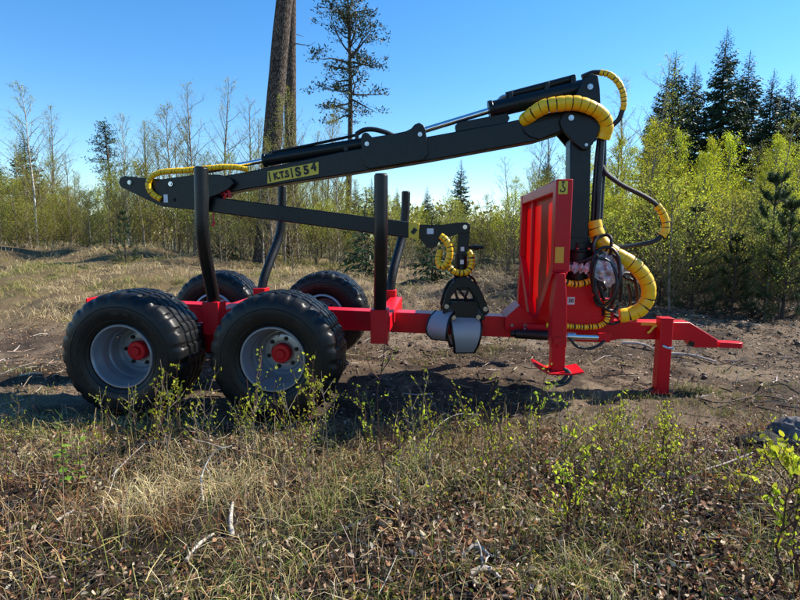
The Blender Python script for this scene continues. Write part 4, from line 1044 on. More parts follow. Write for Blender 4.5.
BL = {'leafy': 'slender yellow green leafy young birch', 'olive': 'slender young birch with sparse olive leaves', 'bare': 'tall thin young tree, nearly leafless'}
def place(kind, i, px_, Y, sc):
    x = wx(px_, Y); ms = {'leafy': leafy, 'olive': olive, 'bare': bare}[kind]
    o = plant('birch_tree', ms[i % len(ms)], (x, Y, hgt(x, Y) - 0.03), rs.rand() * 6.28, sc, (rs.randn() * 0.03, rs.randn() * 0.03))
    return ztag(o, BL[kind], 'tree', px_, 'near the clearing' if Y < (13 if px_ > 585 else 20.5) else 'farther back')
k = 0
for px_, Y in [(a + rs.uniform(-12, 12), y0 + rs.uniform(-1.3, 1.3)) for y0, step in ((16.8, 24), (19.5, 22), (22.5, 20), (26, 18), (31, 22)) for a in np.arange(-40, 600, step)]:
    lim_h = np.interp(px_, [-40, 60, 130, 200, 300, 345, 400, 500, 530, 600], [0.85, 0.85, 0.85, 1.1, 1.05, 0.62, 0.52, 0.55, 0.85, 1.0])
    place('olive', k, px_, Y, rs.uniform(0.50, 0.88) * lim_h * np.interp(Y, [17, 24, 31], [0.92, 1.0, 1.15])); k += 1
for px_, Y in [(a + rs.uniform(-10, 10), y0 + rs.uniform(-0.9, 0.9)) for y0, step in ((10.8, 30), (13, 25), (15.8, 22), (19.5, 20)) for a in np.arange(585, 850, step)]:
    place('leafy', k, px_, Y, rs.uniform(0.62, 0.92) * np.interp(Y, [10, 14, 20], [0.72, 0.85, 1.08])); k += 1
for px_, Y in [(a + rs.uniform(-12, 12), rs.uniform(15, 20)) for a in np.arange(340, 560, 26)]:
    place('leafy', k, px_, Y, rs.uniform(0.36, 0.55)); k += 1
for px_, Y, sc in ((18, 19, 0.78), (52, 21, 0.85), (70, 19.5, 0.62), (142, 24, 0.8), (178, 18.5, 0.82), (200, 19, 0.9), (188, 23, 0.95), (222, 21, 0.95), (236, 24, 0.9), (250, 20, 0.85), (262, 14.2, 0.66), (284, 14.6, 0.62), (274, 13.6, 0.60), (298, 16, 0.75), (310, 21, 0.82), (325, 24, 0.9), (335, 19, 0.62), (150, 22, 0.8), (400, 21, 0.42), (445, 22, 0.40), (490, 22, 0.5), (515, 19, 0.55), (530, 23, 0.85), (548, 20, 0.80),
                   (608, 16, 0.80), (636, 13, 0.74), (655, 18, 0.75), (622, 21, 0.95), (745, 14, 0.62), (765, 12, 0.52), (790, 13, 0.55)):
    place('bare', k, px_, Y, sc); k += 1

# the white-stemmed birch at the left and a few others with pale stems
wb = birch_meshes(501, 6.6, 44, 2600, 0.034, BR, 0.30, 'birchbark', 0.22, 0.042, twigs=8)
for px_, Y, sc, lab in ((37, 17.0, 0.86, 'white stemmed birch standing left before the pale dry grass bank'), (338, 18.0, 0.75, 'white stemmed birch behind the boom and the rear stakes'), (128, 17.6, 0.72, 'pale stemmed birch left of the folded crane elbow')):
    x = wx(px_, Y); tag(plant('birch_tree', wb, (x, Y, hgt(x, Y) - 0.03), rs.rand() * 6, sc), lab, 'tree')

# understorey: low leafy and twiggy bushes along the edge
bush = [birch_meshes(600 + i, 1.5, 28, 2200, 0.028, [YG, OL, (0.22, 0.25, 0.05)][i], 0.5, 'greybark', 0.03, 0.012, twigs=7) for i in range(3)]
dead_bush = birch_meshes(610, 1.4, 34, 160, 0.04, BR, 0.55, 'greybark', 0.03, 0.012, twigs=9)
for a in np.arange(590, 850, 6.5):
    Y = rs.uniform(7.3 if a > 640 else 8.6, 11.0); x = wx(a, Y); i = rs.randint(3)
    o = plant('bush', bush[i], (x, Y, hgt(x, Y) - 0.02), rs.rand() * 6, rs.uniform(0.6, 1.15)); ztag(o, 'low leafy bush at the thicket foot', 'bush', a)
for a in np.arange(-30, 580, 15):
    Y = rs.uniform(14.5, 18.5); x = wx(a, Y); i = rs.randint(4)
    o = plant('bush', dead_bush if i == 3 else bush[[1, 2, 1][i]], (x, Y, hgt(x, Y) - 0.02), rs.rand() * 6, rs.uniform(0.8, 1.35)); ztag(o, 'low twiggy bush at the thicket foot', 'bush', a)
for a in np.arange(-20, 560, 24):
    Y = rs.uniform(12.5, 15.5); x = wx(a, Y)
    if a < 180 and Y < 15: continue
    o = plant('bush', dead_bush, (x, Y, hgt(x, Y) - 0.02), rs.rand() * 6, rs.uniform(0.6, 1.1)); ztag(o, 'leafless brown brush at the clearing edge', 'bush', a)

tallbush = [birch_meshes(620 + i, 2.8, 34, 3000, 0.046, [OL, (0.30, 0.29, 0.05)][i], 0.38, 'greybark', 0.04, 0.02, twigs=7) for i in range(2)]
for a in [q for y0 in (0, 1) for q in np.arange(-40, 580, 22)]:
    Y = rs.uniform(17.5, 25); x = wx(a + rs.uniform(-9, 9), Y)
    o = plant('bush', tallbush[rs.randint(2)], (x, Y, hgt(x, Y) - 0.02), rs.rand() * 6, rs.uniform(0.7, 1.1) * (0.65 if 340 < a < 515 else 1.0)); ztag(o, 'tall dense bush inside the thicket', 'bush', a)
for a in np.arange(600, 840, 11):
    Y = rs.uniform(7.2, 8.6); x = wx(a, Y)
    o = plant('bush', dead_bush, (x, Y, hgt(x, Y) - 0.02), rs.rand() * 6, rs.uniform(0.35, 0.75)); ztag(o, 'leafless brown brush at the clearing edge', 'bush', a)
# spruces
sp = [spruce_meshes(701, 14.0, 2.9, (0.030, 0.050, 0.020), 1.35), spruce_meshes(702, 12.5, 2.8, (0.030, 0.050, 0.020), 1.35), spruce_meshes(703, 9.0, 1.9, (0.036, 0.058, 0.024), 1.25)]
def spr(px_, top, Y, i, H, lab, grp=None):
    x = wx(px_, Y); z0 = hgt(x, Y); zt_ = at(px_, top, Y)[2]
    o = plant('spruce_tree', sp[i], (x, Y, z0 - 0.1), rs.rand() * 6, (zt_ - z0) / H); return tag(o, lab, 'tree', grp)
spr(712, 24, 31, 0, 14.0, 'tallest dark spruce of the row at upper right')
spr(664, 48, 30, 1, 12.5, 'dark spruce standing first right of the mast, left end of the spruce row')
spr(684, 60, 33, 0, 14.0, 'dark spruce between the mast side spruce and the tallest one')
spr(735, 48, 33, 1, 12.5, 'dark spruce just right of the tallest spruce')
spr(760, 66, 29, 0, 14.0, 'broad dark spruce third from the right edge of the picture')
spr(777, 72, 32, 1, 12.5, 'dark spruce second from the right edge of the picture')
spr(797, 68, 28, 0, 14.0, 'dark spruce cut by the right edge of the picture')
spr(835, 60, 30, 1, 12.5, 'dark spruce beyond the right edge')
spr(648, 92, 36, 1, 12.5, 'faint lower spruce behind the left end of the spruce row')
spr(460, 157, 34, 2, 9.0, 'lone pointed spruce above the grapple')
spr(427, 184, 40, 2, 9.0, 'small spruce left of the lone pointed one above the grapple')
spr(397, 186, 44, 2, 9.0, 'small far spruce behind the two front stakes')
spr(372, 176, 40, 2, 9.0, 'small far spruce just left of the near front stake')
spr(356, 180, 45, 2, 9.0, 'small far spruce second left of the near front stake')
spr(32, 124, 27, 2, 9.0, 'dark spruce behind the white birch at the left')
spr(5, 150, 26, 2, 9.0, 'dark spruce cut by the left edge of the picture')
spr(88, 200, 26, 2, 9.0, 'short brownish spruce right of the white stemmed birch')
spr(545, 150, 34, 1, 12.5, 'dark spruce behind the red headboard and the mast')

# pines
def pin(name, meshes, px_, Y, sc, lab, lean=(0, 0)):
    x = wx(px_, Y); return tag(plant(name, meshes, (x, Y, hgt(x, Y) - 0.1), 0.0, sc, lean), lab, 'tree')
old = pine_meshes(801, 20.0, 0.62, 3.4, 0.295, 46, clus=20, csz=0.22, dead=5)
old2 = pine_meshes(802, 19.0, 0.62, 2.8, 0.215, 40, clus=20, csz=0.22, dead=10)
pin('pine_tree', old, 263, 15.5, 1.0, 'thick old pine trunk rising out of the top of the picture', (0, 0.125))
pin('pine_tree', old2, 293, 17.5, 1.0, 'thinner old pine trunk close right of the thick one', (0, 0.008))
tall = pine_meshes(803, 13.4, 0.50, 2.0, 0.17, 44, (0.040, 0.058, 0.026), clus=30, csz=0.20, dead=7)
pin('pine_tree', tall, 347, 27, 1.0, 'tall slim pine with a ragged crown right of the two big trunks', (0, 0.01))
smallp = pine_meshes(804, 7.2, 0.60, 0.80, 0.09, 26, (0.030, 0.050, 0.024), clus=26, csz=0.17, dead=3)
pin('pine_tree', smallp, 113, 29, 0.93, 'small dark pine standing above the thicket at the left')
yp = [young_pine_meshes(901, 2.4), young_pine_meshes(902, 1.9), young_pine_meshes(903, 2.1, (0.040, 0.075, 0.030))]
pin('young_pine', yp[0], 124, 13.2, 0.62, 'bushy young pine at the edge of the dry grass, below the crane elbow')
pin('young_pine', yp[1], 790, 7.3, 1.0, 'young pine with upright shoots near the right edge')
pin('young_pine', yp[2], 772, 8.0, 1.05, 'second young pine behind the one near the right edge')
pin('young_pine', yp[0], 697, 7.6, 0.72, 'young pine above the drawbar, right of the yellow hose')
pin('young_pine', yp[1], 738, 7.5, 0.68, 'young pine between the drawbar and the right edge pines')
pin('young_pine', yp[2], 664, 8.0, 0.7, 'small young pine just right of the looping hose')
ysp = spruce_meshes(705, 2.2, 0.75, (0.035, 0.065, 0.022), 1.3, 0.03)
pin('young_spruce', ysp, 432, 11.0, 0.8, 'young spruce behind the grapple and the front stakes')
pin('young_spruce', ysp, 365, 11.5, 0.95, 'young spruce behind the far front wheel')
pin('young_spruce', ysp, 225, 16.0, 0.8, 'young spruce between the rear stakes')
# ------------------------------------------------------------------ ground cover
rs = np.random.RandomState(2024)
def grass_mesh(mb, C, H, wd, bend, col, rs, tipcol=1.25):
    """curved blades: two quads and a tip"""
    n = len(C); az = rs.rand(n) * 6.283; d = np.stack([np.cos(az), np.sin(az), np.zeros(n)], -1)
    s = np.stack([-np.sin(az), np.cos(az), np.zeros(n)], -1)
    tw = rs.rand(n) * 6.283; s = np.stack([np.cos(tw), np.sin(tw), np.zeros(n)], -1)
    H = np.broadcast_to(H, (n,))[:, None]; wd = np.broadcast_to(wd, (n,))[:, None]; bend = np.broadcast_to(bend, (n,))[:, None]
    up = np.array((0, 0, 1.0))[None]
    p0 = C; p1 = C + up * H * 0.45 + d * H * bend * 0.18; p2 = C + up * H * (0.85 - 0.25 * bend) + d * H * bend * 0.55; p3 = C + up * H * (1.05 - 0.65 * bend) + d * H * bend * 1.0
    v = np.stack([p0 - s * wd / 2, p0 + s * wd / 2, p1 + s * wd * 0.45, p1 - s * wd * 0.45, p2 + s * wd * 0.3, p2 - s * wd * 0.3, p3], 1).reshape(-1, 3)
    b_ = np.arange(n)[:, None] * 7
    q = np.concatenate([b_ + np.array([[0, 1, 2, 3]]), b_ + np.array([[3, 2, 4, 5]])])
    t = b_ + np.array([[5, 4, 6]])
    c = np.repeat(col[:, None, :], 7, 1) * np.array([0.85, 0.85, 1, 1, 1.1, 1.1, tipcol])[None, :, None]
    mb.add(v, q=q, t=t, col=np.clip(c.reshape(-1, 3), 0, 1))
def sample(n, x0, x1, y0, y1): return rs.uniform(x0, x1, n), rs.uniform(y0, y1, n)
def on(x, y, dz=0.0): return np.stack([x, y, height(x, y) + dz], -1)
STRAW = np.array((0.48, 0.36, 0.16)); PALE = np.array((0.62, 0.51, 0.29)); GRN = np.array((0.17, 0.21, 0.035)); RUST = np.array((0.24, 0.10, 0.042)); DARKB = np.array((0.07, 0.05, 0.035)); GREY = np.array((0.32, 0.25, 0.185))
def pick(cols, w, n):
    i = rs.choice(len(cols), n, p=np.array(w) / np.sum(w)); return np.array(cols)[i] * (0.7 + 0.6 * rs.rand(n, 1)) * (0.92 + 0.16 * rs.rand(n, 3))
def fan(x, y, m=0.25): return np.abs(x) < y * 0.80 + m       # keep to what the place near the camera needs

def folded_leaves(mb, C, D, size, col, rs, width=0.6, fold=0.35, curl=0.5):
    n = len(C); D = D / (np.linalg.norm(D, axis=1)[:, None] + 1e-9)
    S = np.cross(D, rs.randn(n, 3)); S /= (np.linalg.norm(S, axis=1)[:, None] + 1e-9); N_ = np.cross(D, S)
    sz = np.broadcast_to(size, (n,))[:, None]; fo = rs.uniform(0.1, 1.0, (n, 1)) * fold; cu = rs.uniform(-1, 1, (n, 1)) * curl
    w1 = width * rs.uniform(0.36, 0.5, (n, 1)); w2 = width * rs.uniform(0.22, 0.42, (n, 1))
    b0 = C; m1 = C + D * sz * 0.3 + N_ * sz * cu * 0.10; m2 = C + D * sz * 0.68 + N_ * sz * cu * 0.35; tp = C + D * sz + N_ * sz * cu
    v = np.stack([b0, m1 + S * sz * w1 + N_ * sz * fo * w1, m2 + S * sz * w2 + N_ * sz * fo * w2, tp, m2 - S * sz * w2 + N_ * sz * fo * w2, m1 - S * sz * w1 + N_ * sz * fo * w1], 1).reshape(-1, 3)
    b_ = np.arange(n)[:, None] * 6
    mb.add(v, q=np.concatenate([b_ + np.array([[0, 1, 2, 3]]), b_ + np.array([[0, 3, 4, 5]])]), col=np.repeat(col, 6, 0))
# foreground grass in tufts
tx, ty = sample(1500, -3.2, 3.2, 1.35, 3.35)
k = fan(tx, ty, 0.5) & (rs.rand(1500) < 0.30 + 0.9 * sstep(0.35, 0.62, vnoise(tx * 1.7, ty * 1.7, 300)) * (1 - 0.70 * sstep(0.2, 0.9, tx) * (1 - sstep(2.3, 2.7, ty))))
tx, ty = tx[k], ty[k]
C = []; Hs = []; Bs = []; Cs = []
for x, y in zip(tx, ty):
    m = rs.randint(12, 40); r = rs.uniform(0.02, 0.09)
    px_, py_ = x + rs.randn(m) * r, y + rs.randn(m) * r
    g_ = vnoise(np.array([x * 0.9]), np.array([y * 0.9]), 321)[0]; h_ = rs.uniform(0.06, 0.20)
    if -1.35 < x < -0.65 and 2.15 < y < 2.75: h_ *= 1.25; cs = pick([PALE, STRAW], [0.6, 0.4], m)
    elif g_ > 0.60: cs = pick([GRN, STRAW, PALE, DARKB], [0.4, 0.27, 0.13, 0.2], m)
    elif g_ < 0.33: cs = pick([RUST, DARKB, STRAW, GREY], [0.35, 0.3, 0.2, 0.15], m)
    else: cs = pick([STRAW, PALE, GRN, DARKB, GREY, RUST], [0.25, 0.12, 0.13, 0.25, 0.1, 0.15], m)
    C.append(on(px_, py_, -0.01)); Hs.append(h_ * rs.uniform(0.45, 1.25, m)); Bs.append(rs.uniform(0.2, 1.5, m)); Cs.append(cs)
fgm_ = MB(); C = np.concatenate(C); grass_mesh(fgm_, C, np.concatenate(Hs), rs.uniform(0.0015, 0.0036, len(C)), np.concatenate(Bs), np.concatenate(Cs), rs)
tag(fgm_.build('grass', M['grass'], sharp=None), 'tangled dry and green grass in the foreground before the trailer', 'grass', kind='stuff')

# thin dead stalks standing among it
n = 5200; x, y = sample(n, -3.0, 3.0, 1.5, 3.3); k = fan(x, y, 0.3) & (vnoise(x * 2.3, y * 2.3, 340) > 0.34); x, y = x[k], y[k]; n = len(x)
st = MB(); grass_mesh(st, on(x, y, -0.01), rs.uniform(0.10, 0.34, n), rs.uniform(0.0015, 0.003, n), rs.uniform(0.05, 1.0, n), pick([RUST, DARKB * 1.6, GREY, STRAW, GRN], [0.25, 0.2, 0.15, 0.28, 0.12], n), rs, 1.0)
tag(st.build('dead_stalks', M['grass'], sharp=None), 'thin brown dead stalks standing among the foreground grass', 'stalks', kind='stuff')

# low berry shrubs: little yellow, red and green leaves close to the ground
n = 15000; x, y = sample(n, -3.0, 3.0, 1.35, 3.1); k = fan(x, y, 0.3) & (vnoise(x * 1.5 + 4, y * 1.5, 360) > 0.50 - 0.1 * ((x > -0.6) & (x < 0.3))); x, y = x[k], y[k]; n = len(x)
cl = vnoise(x * 3.1, y * 3.1, 365)[:, None]
cs = pick([(0.10, 0.13, 0.03), (0.30, 0.24, 0.03), (0.22, 0.06, 0.03), (0.34, 0.15, 0.03), (0.06, 0.06, 0.03)], [0.36, 0.22, 0.14, 0.08, 0.2], n)
bs = MB(); leaf_quads(bs, on(x, y) + np.stack([0 * x, 0 * x, rs.rand(n) ** 1.3 * 0.11 * (0.4 + cl[:, 0])], -1), rs.randn(n, 3) + np.array((0, 0, 0.4)), rs.uniform(0.010, 0.022, n), cs, rs, 0.6)
tag(bs.build('berry_shrubs', M['leaf'], sharp=None), 'low berry shrubs with small yellow, red and green leaves', 'ground cover', kind='stuff')

n = 26000; x, y = sample(n, -3.0, 3.0, 1.4, 3.1); k = fan(x, y, 0.3) & (fbm(x * 1.4 + 9, y * 1.4, 3, 372) > 0.50); x, y = x[k], y[k]; n = len(x)
mo = MB(); grass_mesh(mo, on(x, y, -0.004), rs.uniform(0.012, 0.035, n), 0.006, rs.uniform(0.1, 0.9, n), pick([(0.17, 0.19, 0.03), (0.10, 0.12, 0.025), (0.26, 0.22, 0.04)], [0.5, 0.3, 0.2], n), rs)
tag(mo.build('moss', M['grass'], sharp=None), 'cushions of green moss between the foreground grass', 'moss', kind='stuff')
# fallen leaves and bark flakes
def litter(n, x0, x1, y0, y1, thr, seed, smin, smax, cols, w, lift=0.03, f=None):
    x, y = sample(n, x0, x1, y0, y1); k = fan(x, y, 0.5) & (vnoise(x * 1.9, y * 1.9, seed) > thr)
    if f is not None: k &= f(x, y)
    x, y = x[k], y[k]; m = len(x)
    D = rs.randn(m, 3); D[:, 2] *= 0.45
    mb = MB(); C = on(x, y, 0.004) + np.stack([0 * x, 0 * x, rs.rand(m) ** 2 * lift], -1)
    folded_leaves(mb, C, D, rs.uniform(smin, smax, m), pick(cols, w, m), rs, 0.6, 0.9, 0.7)
    return mb
LC = [(0.33, 0.20, 0.11), (0.45, 0.36, 0.26), (0.13, 0.07, 0.04), (0.27, 0.12, 0.055), (0.05, 0.036, 0.027)]
lt_ = litter(24000, -3.0, 3.0, 1.35, 3.4, 0.30, 380, 0.010, 0.034, LC, [0.27, 0.17, 0.25, 0.15, 0.16], 0.04)
l2 = litter(15000, -0.1, 2.9, 1.35, 3.0, 0.2, 381, 0.010, 0.040, LC, [0.25, 0.25, 0.25, 0.1, 0.15], 0.05)
for mb in (l2,): lt_.add(np.concatenate(mb.v), q=np.concatenate(mb.f4), col=np.concatenate(mb.c))
tag(lt_.build('leaf_litter', M['litter'], sharp=None), 'brown and pale fallen leaves over the foreground', 'leaves', kind='stuff')
l3 = litter(42000, -5.5, 6.5, 3.1, 8.5, 0.30, 390, 0.008, 0.030, LC, [0.32, 0.16, 0.27, 0.1, 0.15], 0.012)
tag(l3.build('track_litter', M['litter'], sharp=None), 'bark flakes and old leaves scattered on the track', 'leaves', kind='stuff')

# small sticks
def sticks(n, x0, x1, y0, y1, l0, l1, r0, r1, cols, w, up_=0.22):
    mb = MB(); x, y = sample(n, x0, x1, y0, y1); k = fan(x, y, 0.5); x, y = x[k], y[k]; z = height(x, y); cc = pick(cols, w, len(x))
    for i in range(len(x)):
        L = rs.uniform(l0, l1); a = rs.rand() * 6.283; e = rs.uniform(-0.05, up_); d = nrm((math.cos(a), math.sin(a), e)); p = np.array((x[i], y[i], z[i] + rs.uniform(0.005, 0.03)))
        r = rs.uniform(r0, r1); mb.tube(np.array([p, p + d * L * 0.5 + rs.randn(3) * 0.05 * L, p + d * L]), [r, r * 0.8, r * 0.5], 4, False, col=cc[i])
    return mb
sk = sticks(4200, -3.0, 3.0, 1.4, 3.4, 0.03, 0.17, 0.0008, 0.0028, [GREY, (0.5, 0.44, 0.36), DARKB, (0.18, 0.11, 0.07), STRAW], [0.16, 0.06, 0.40, 0.28, 0.10], 0.6)
tag(sk.build('small_sticks', M['litter'], sharp=60), 'small dead twigs lying through the foreground', 'twigs', kind='stuff')
sk2 = sticks(1800, -4.5, 7.5, 3.2, 9.5, 0.04, 0.26, 0.002, 0.008, [GREY, (0.45, 0.4, 0.34), DARKB, (0.14, 0.10, 0.07)], [0.2, 0.1, 0.4, 0.3])
tag(sk2.build('track_sticks', M['litter'], sharp=60), 'broken twigs scattered over the track and its far edge', 'twigs', kind='stuff')

# clods of earth turned up by wheels
ck = MB(); n = 5600; x, y = sample(n, -4.5, 6.5, 3.0, 8.6); k = fan(x, y, 0.4) & (fbm(x * 0.9, y * 1.3, 2, 410) > 0.47 - 0.10 * sstep(1.0, 2.5, x) * sstep(5.6, 6.3, y)); x, y = x[k], y[k]
z = height(x, y); ico = np.array([(0, 0, 1), (0.9, 0, 0.45), (0.28, 0.85, 0.45), (-0.72, 0.53, 0.45), (-0.72, -0.53, 0.45), (0.28, -0.85, 0.45), (0.72, 0.53, -0.45), (-0.28, 0.85, -0.45), (-0.9, 0, -0.45), (-0.28, -0.85, -0.45), (0.72, -0.53, -0.45)])
it = [(0, 1, 2), (0, 2, 3), (0, 3, 4), (0, 4, 5), (0, 5, 1), (1, 6, 2), (2, 7, 3), (3, 8, 4), (4, 9, 5), (5, 10, 1), (6, 7, 2), (7, 8, 3), (8, 9, 4), (9, 10, 5), (10, 6, 1)]
for i in range(len(x)):
    s = rs.gamma(1.5, 0.0045) + 0.005
    V = ico * (1 + 0.30 * rs.randn(11, 1).clip(-1.5, 1.5)) * s * np.array((1.2, 1.0, 0.7)); a = rs.rand() * 6.28; R_ = np.array([[math.cos(a), -math.sin(a), 0], [math.sin(a), math.cos(a), 0], [0, 0, 1]])
    ck.add(V @ R_.T + np.array((x[i], y[i], z[i] + 0.15 * s)), t=it, col=np.array((0.085, 0.060, 0.042)) * rs.uniform(0.4, 1.7))
tag(ck.build('clods', M['litter'], sharp=None), 'lumps of turned earth along the track', 'earth', kind='stuff')

# dry meadow behind the trailer
n = 110000; x = rs.uniform(-17, 3.5, n); y = 6.0 + 10.5 * rs.rand(n) ** 1.25; tu = np.stack([np.floor(x * 3.2) + 0.5, np.floor(y * 3.2) + 0.5]) / 3.2; x = tu[0] + (x - tu[0]) * 0.75 + 0.2 * (_h(np.floor(x * 3.2).astype(np.int64), np.floor(y * 3.2).astype(np.int64), 5) - 0.5); y = tu[1] + (y - tu[1]) * 0.75 + 0.2 * (_h(np.floor(x * 3.2).astype(np.int64), np.floor(y * 3.2).astype(np.int64), 6) - 0.5)
k = (np.abs(x) < y * 0.86 + 1) & (rs.rand(n) < 0.16 + 0.95 * sstep(0.37, 0.56, fbm(x * 1.1, y * 1.1, 3, 420))) & ((x < -0.5) | (rs.rand(n) < 0.45)) & (y > 6.4 + 1.0 * vnoise(x * 0.7, 0 * x, 422)); x, y = x[k], y[k]; n = len(x)
gr = vnoise(x * 0.6, y * 0.6, 430)
cs = np.where((gr > 0.54)[:, None], pick([(0.20, 0.23, 0.05), STRAW], [0.65, 0.35], n), pick([PALE, STRAW, (0.20, 0.135, 0.075)], [0.42, 0.34, 0.24], n))
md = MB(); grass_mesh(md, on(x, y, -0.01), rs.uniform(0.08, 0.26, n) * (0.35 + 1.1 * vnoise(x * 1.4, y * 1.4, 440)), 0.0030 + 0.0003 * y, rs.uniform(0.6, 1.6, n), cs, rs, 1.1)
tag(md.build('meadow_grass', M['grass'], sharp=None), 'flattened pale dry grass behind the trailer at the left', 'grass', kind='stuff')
# green tufts on the track
C = []; 
for px_, py_, m in ((492, 347, 160), (480, 352, 130), (515, 343, 90), (690, 388, 200), (705, 392, 140), (645, 395, 120), (440, 352, 70), (720, 372, 60), (610, 398, 90), (575, 392, 80), (540, 400, 90), (740, 398, 90), (770, 385, 70), (680, 402, 90), (720, 408, 110), (600, 410, 100), (650, 412, 110), (760, 415, 100), (630, 365, 50), (590, 362, 50), (420, 362, 70), (350, 352, 60), (20, 372, 90), (45, 390, 80), (15, 400, 90)):
    p = on_ground(px_, py_); C.append(on(p[0] + rs.randn(m) * 0.14, p[1] + rs.randn(m) * 0.06))
C = np.concatenate(C); n = len(C); tg = MB(); grass_mesh(tg, C, rs.uniform(0.02, 0.09, n), 0.004, rs.uniform(0.2, 1.1, n), pick([(0.16, 0.19, 0.04), STRAW], [0.7, 0.3], n), rs)
tag(tg.build('track_grass', M['grass'], sharp=None), 'short green tufts growing on the track', 'grass', kind='stuff')

# ------------------------------------------------------------------ saplings
def sapling_meshes(seed, H, leaves, lsize, col, stem='twig', br=7, spread=0.36, r=0.0042):
    rs = np.random.RandomState(seed); t = np.linspace(0, 1, 7)
    P = np.stack([np.cumsum(rs.randn(7) * 0.014), np.cumsum(rs.randn(7) * 0.014), H * t], -1); P[:, :2] -= P[0, :2]
    s = MB(); s.tube(P, np.linspace(r, 0.0012, 7), 5, False); nodes = []; dirs = []
    for q in np.linspace(0.35, 1, 8): nodes.append([np.interp(q, t, P[:, c]) for c in range(3)]); dirs.append((0, 0, 1))
    for i in range(br):
        q = rs.uniform(0.15, 0.88); p = np.array([np.interp(q, t, P[:, c]) for c in range(3)]); az = rs.rand() * 6.28; L = H * spread * (1.1 - q) * rs.uniform(0.6, 1.3) + 0.04
        d = nrm((math.cos(az), math.sin(az), rs.uniform(0.6, 1.7))); m = p + d * L * 0.5 + rs.randn(3) * 0.012; e = m + nrm(d + np.array((0, 0, 0.25))) * L * 0.5
        s.tube(np.array([p, m, e]), [r * 0.55, r * 0.4, 0.001], 4, False)
        for w in (0.3, 0.45, 0.6, 0.75, 0.9, 1.0): nodes.append(p * (1 - w) + e * w + rs.randn(3) * 0.004); dirs.append(d)
    nodes = np.array(nodes); dirs = np.array(dirs); k = rs.randint(0, len(nodes), leaves)
    lf = MB(); folded_leaves(lf, nodes[k] + rs.randn(leaves, 3) * 0.005, dirs[k] * 0.8 + rs.randn(leaves, 3) * 0.8, lsize * rs.uniform(0.6, 1.3, leaves), jitcol(col, leaves, rs, 0.25, 0.1), rs, 0.75, 0.6, 0.4)
    return s.mesh('stem', M[stem], 60), lf.mesh('leaves', M['leaf'])
LG = (0.40, 0.42, 0.03); LG2 = (0.32, 0.37, 0.035)
sv = [sapling_meshes(1000 + i, 0.5, [40, 60, 28, 80, 48, 18][i], 0.019, [LG, LG2, LG, LG, LG2, LG][i], ['palestem', 'redtwig'][i % 2], [7, 8, 5, 10, 8, 6][i]) for i in range(6)]
def sap(i, px_, py_, h, lab, grp=None, mesh=None):
    p = on_ground(px_, py_); o = empty('sapling', (p[0], p[1], hgt(p[0], p[1]) - 0.01), rs.rand() * 6.28); sc = h / 0.5; o.scale = (sc * 0.9, sc * 0.9, sc); o.rotation_euler = (rs.randn() * 0.06, rs.randn() * 0.06, rs.rand() * 6.28)
    for nm_, me in zip(('stem', 'leaves'), mesh or sv[i % 6]): inst(nm_, me, o)
    return tag(o, lab, 'sapling', grp)
GW = 'budding saplings in front of the wheels'; LW = 'thin budding sapling in the grass in front of the wheels'
for i in range(38):
    a = rs.uniform(85, 378); w_ = 'rear near wheel' if a < 190 else ('front near wheel' if a < 335 else 'gap right of the front near wheel'); row = rs.choice([438, 446, 455, 466, 480])
    q_ = 'close to' if row < 450 else 'some way before'
    sap(rs.randint(6), a, row + rs.uniform(-4, 4), rs.uniform(0.26, 0.60), 'thin budding sapling ' + q_ + ' the ' + w_, 'budding saplings ' + q_ + ' the ' + w_)
GM = 'leafy saplings in the middle foreground'; LM_ = 'leafy yellow green sapling in the foreground below the grapple, headboard and drawbar'
for i in range(62):
    a = rs.uniform(392, 700); lo_ = np.interp(a, [392, 520, 620, 700], [440, 446, 462, 470])
    dn = rs.rand() ** 1.4 * 95; w_ = 'grapple' if a < 480 else ('headboard' if a < 570 else ('yellow hose loop' if a < 640 else 'drawbar')); q_ = 'by the track edge' if dn < 35 else 'low in the foreground'
    sap(rs.randint(6), a, lo_ + dn, rs.uniform(0.24, 0.56) * (0.85 if a > 600 else 1.0), 'leafy yellow green sapling ' + q_ + ', below the ' + w_, 'leafy saplings ' + q_ + ' below the ' + w_)
sap(1, 385, 505, 0.78, 'tall thin reddish sapling right of the front wheel', mesh=sapling_meshes(1101, 0.5, 30, 0.010, LG2, 'redtwig', 6, 0.22, 0.0034))
sap(1, 567, 548, 0.52, 'dark stemmed leafy sapling below the red stabiliser foot', mesh=sapling_meshes(1102, 0.5, 120, 0.020, LG, 'redtwig', 8, 0.36, 0.005))
sap(1, 670, 552, 0.45, 'bare dark stem standing right of the middle foreground', mesh=sapling_meshes(1103, 0.5, 6, 0.012, LG, 'redtwig', 4, 0.22, 0.005))
sap(1, 770, 592, 0.62, 'bright leafy sapling low at the right edge, left of its twin', mesh=sapling_meshes(1104, 0.5, 150, 0.021, (0.42, 0.44, 0.03), 'redtwig', 9, 0.40, 0.0045))
sap(1, 793, 596, 0.60, 'bright leafy sapling cut by the right edge of the picture', mesh=sapling_meshes(1105, 0.5, 140, 0.021, (0.42, 0.44, 0.03), 'redtwig', 9, 0.40, 0.0045))
sap(1, 738, 520, 0.46, 'leafy sapling in front of the dark boulder', mesh=sapling_meshes(1106, 0.5, 110, 0.020, (0.40, 0.42, 0.03), 'twig', 8, 0.4))
sap(1, 712, 500, 0.34, 'small leafy sapling left of the boulder')
sap(1, 640, 505, 0.34, 'small sparse sapling below the support leg')
sap(2, 762, 470, 0.36, 'thin sapling beside the boulder at the right')
sap(1, 14, 505, 0.42, 'reddish twiggy sapling at the left edge', mesh=sapling_meshes(1107, 0.5, 30, 0.014, LG2, 'redtwig', 10, 0.4))
sap(1, 38, 520, 0.46, 'reddish twiggy sapling left of the broad leaved plant', mesh=sapling_meshes(1108, 0.5, 26, 0.014, LG2, 'redtwig', 10, 0.4))
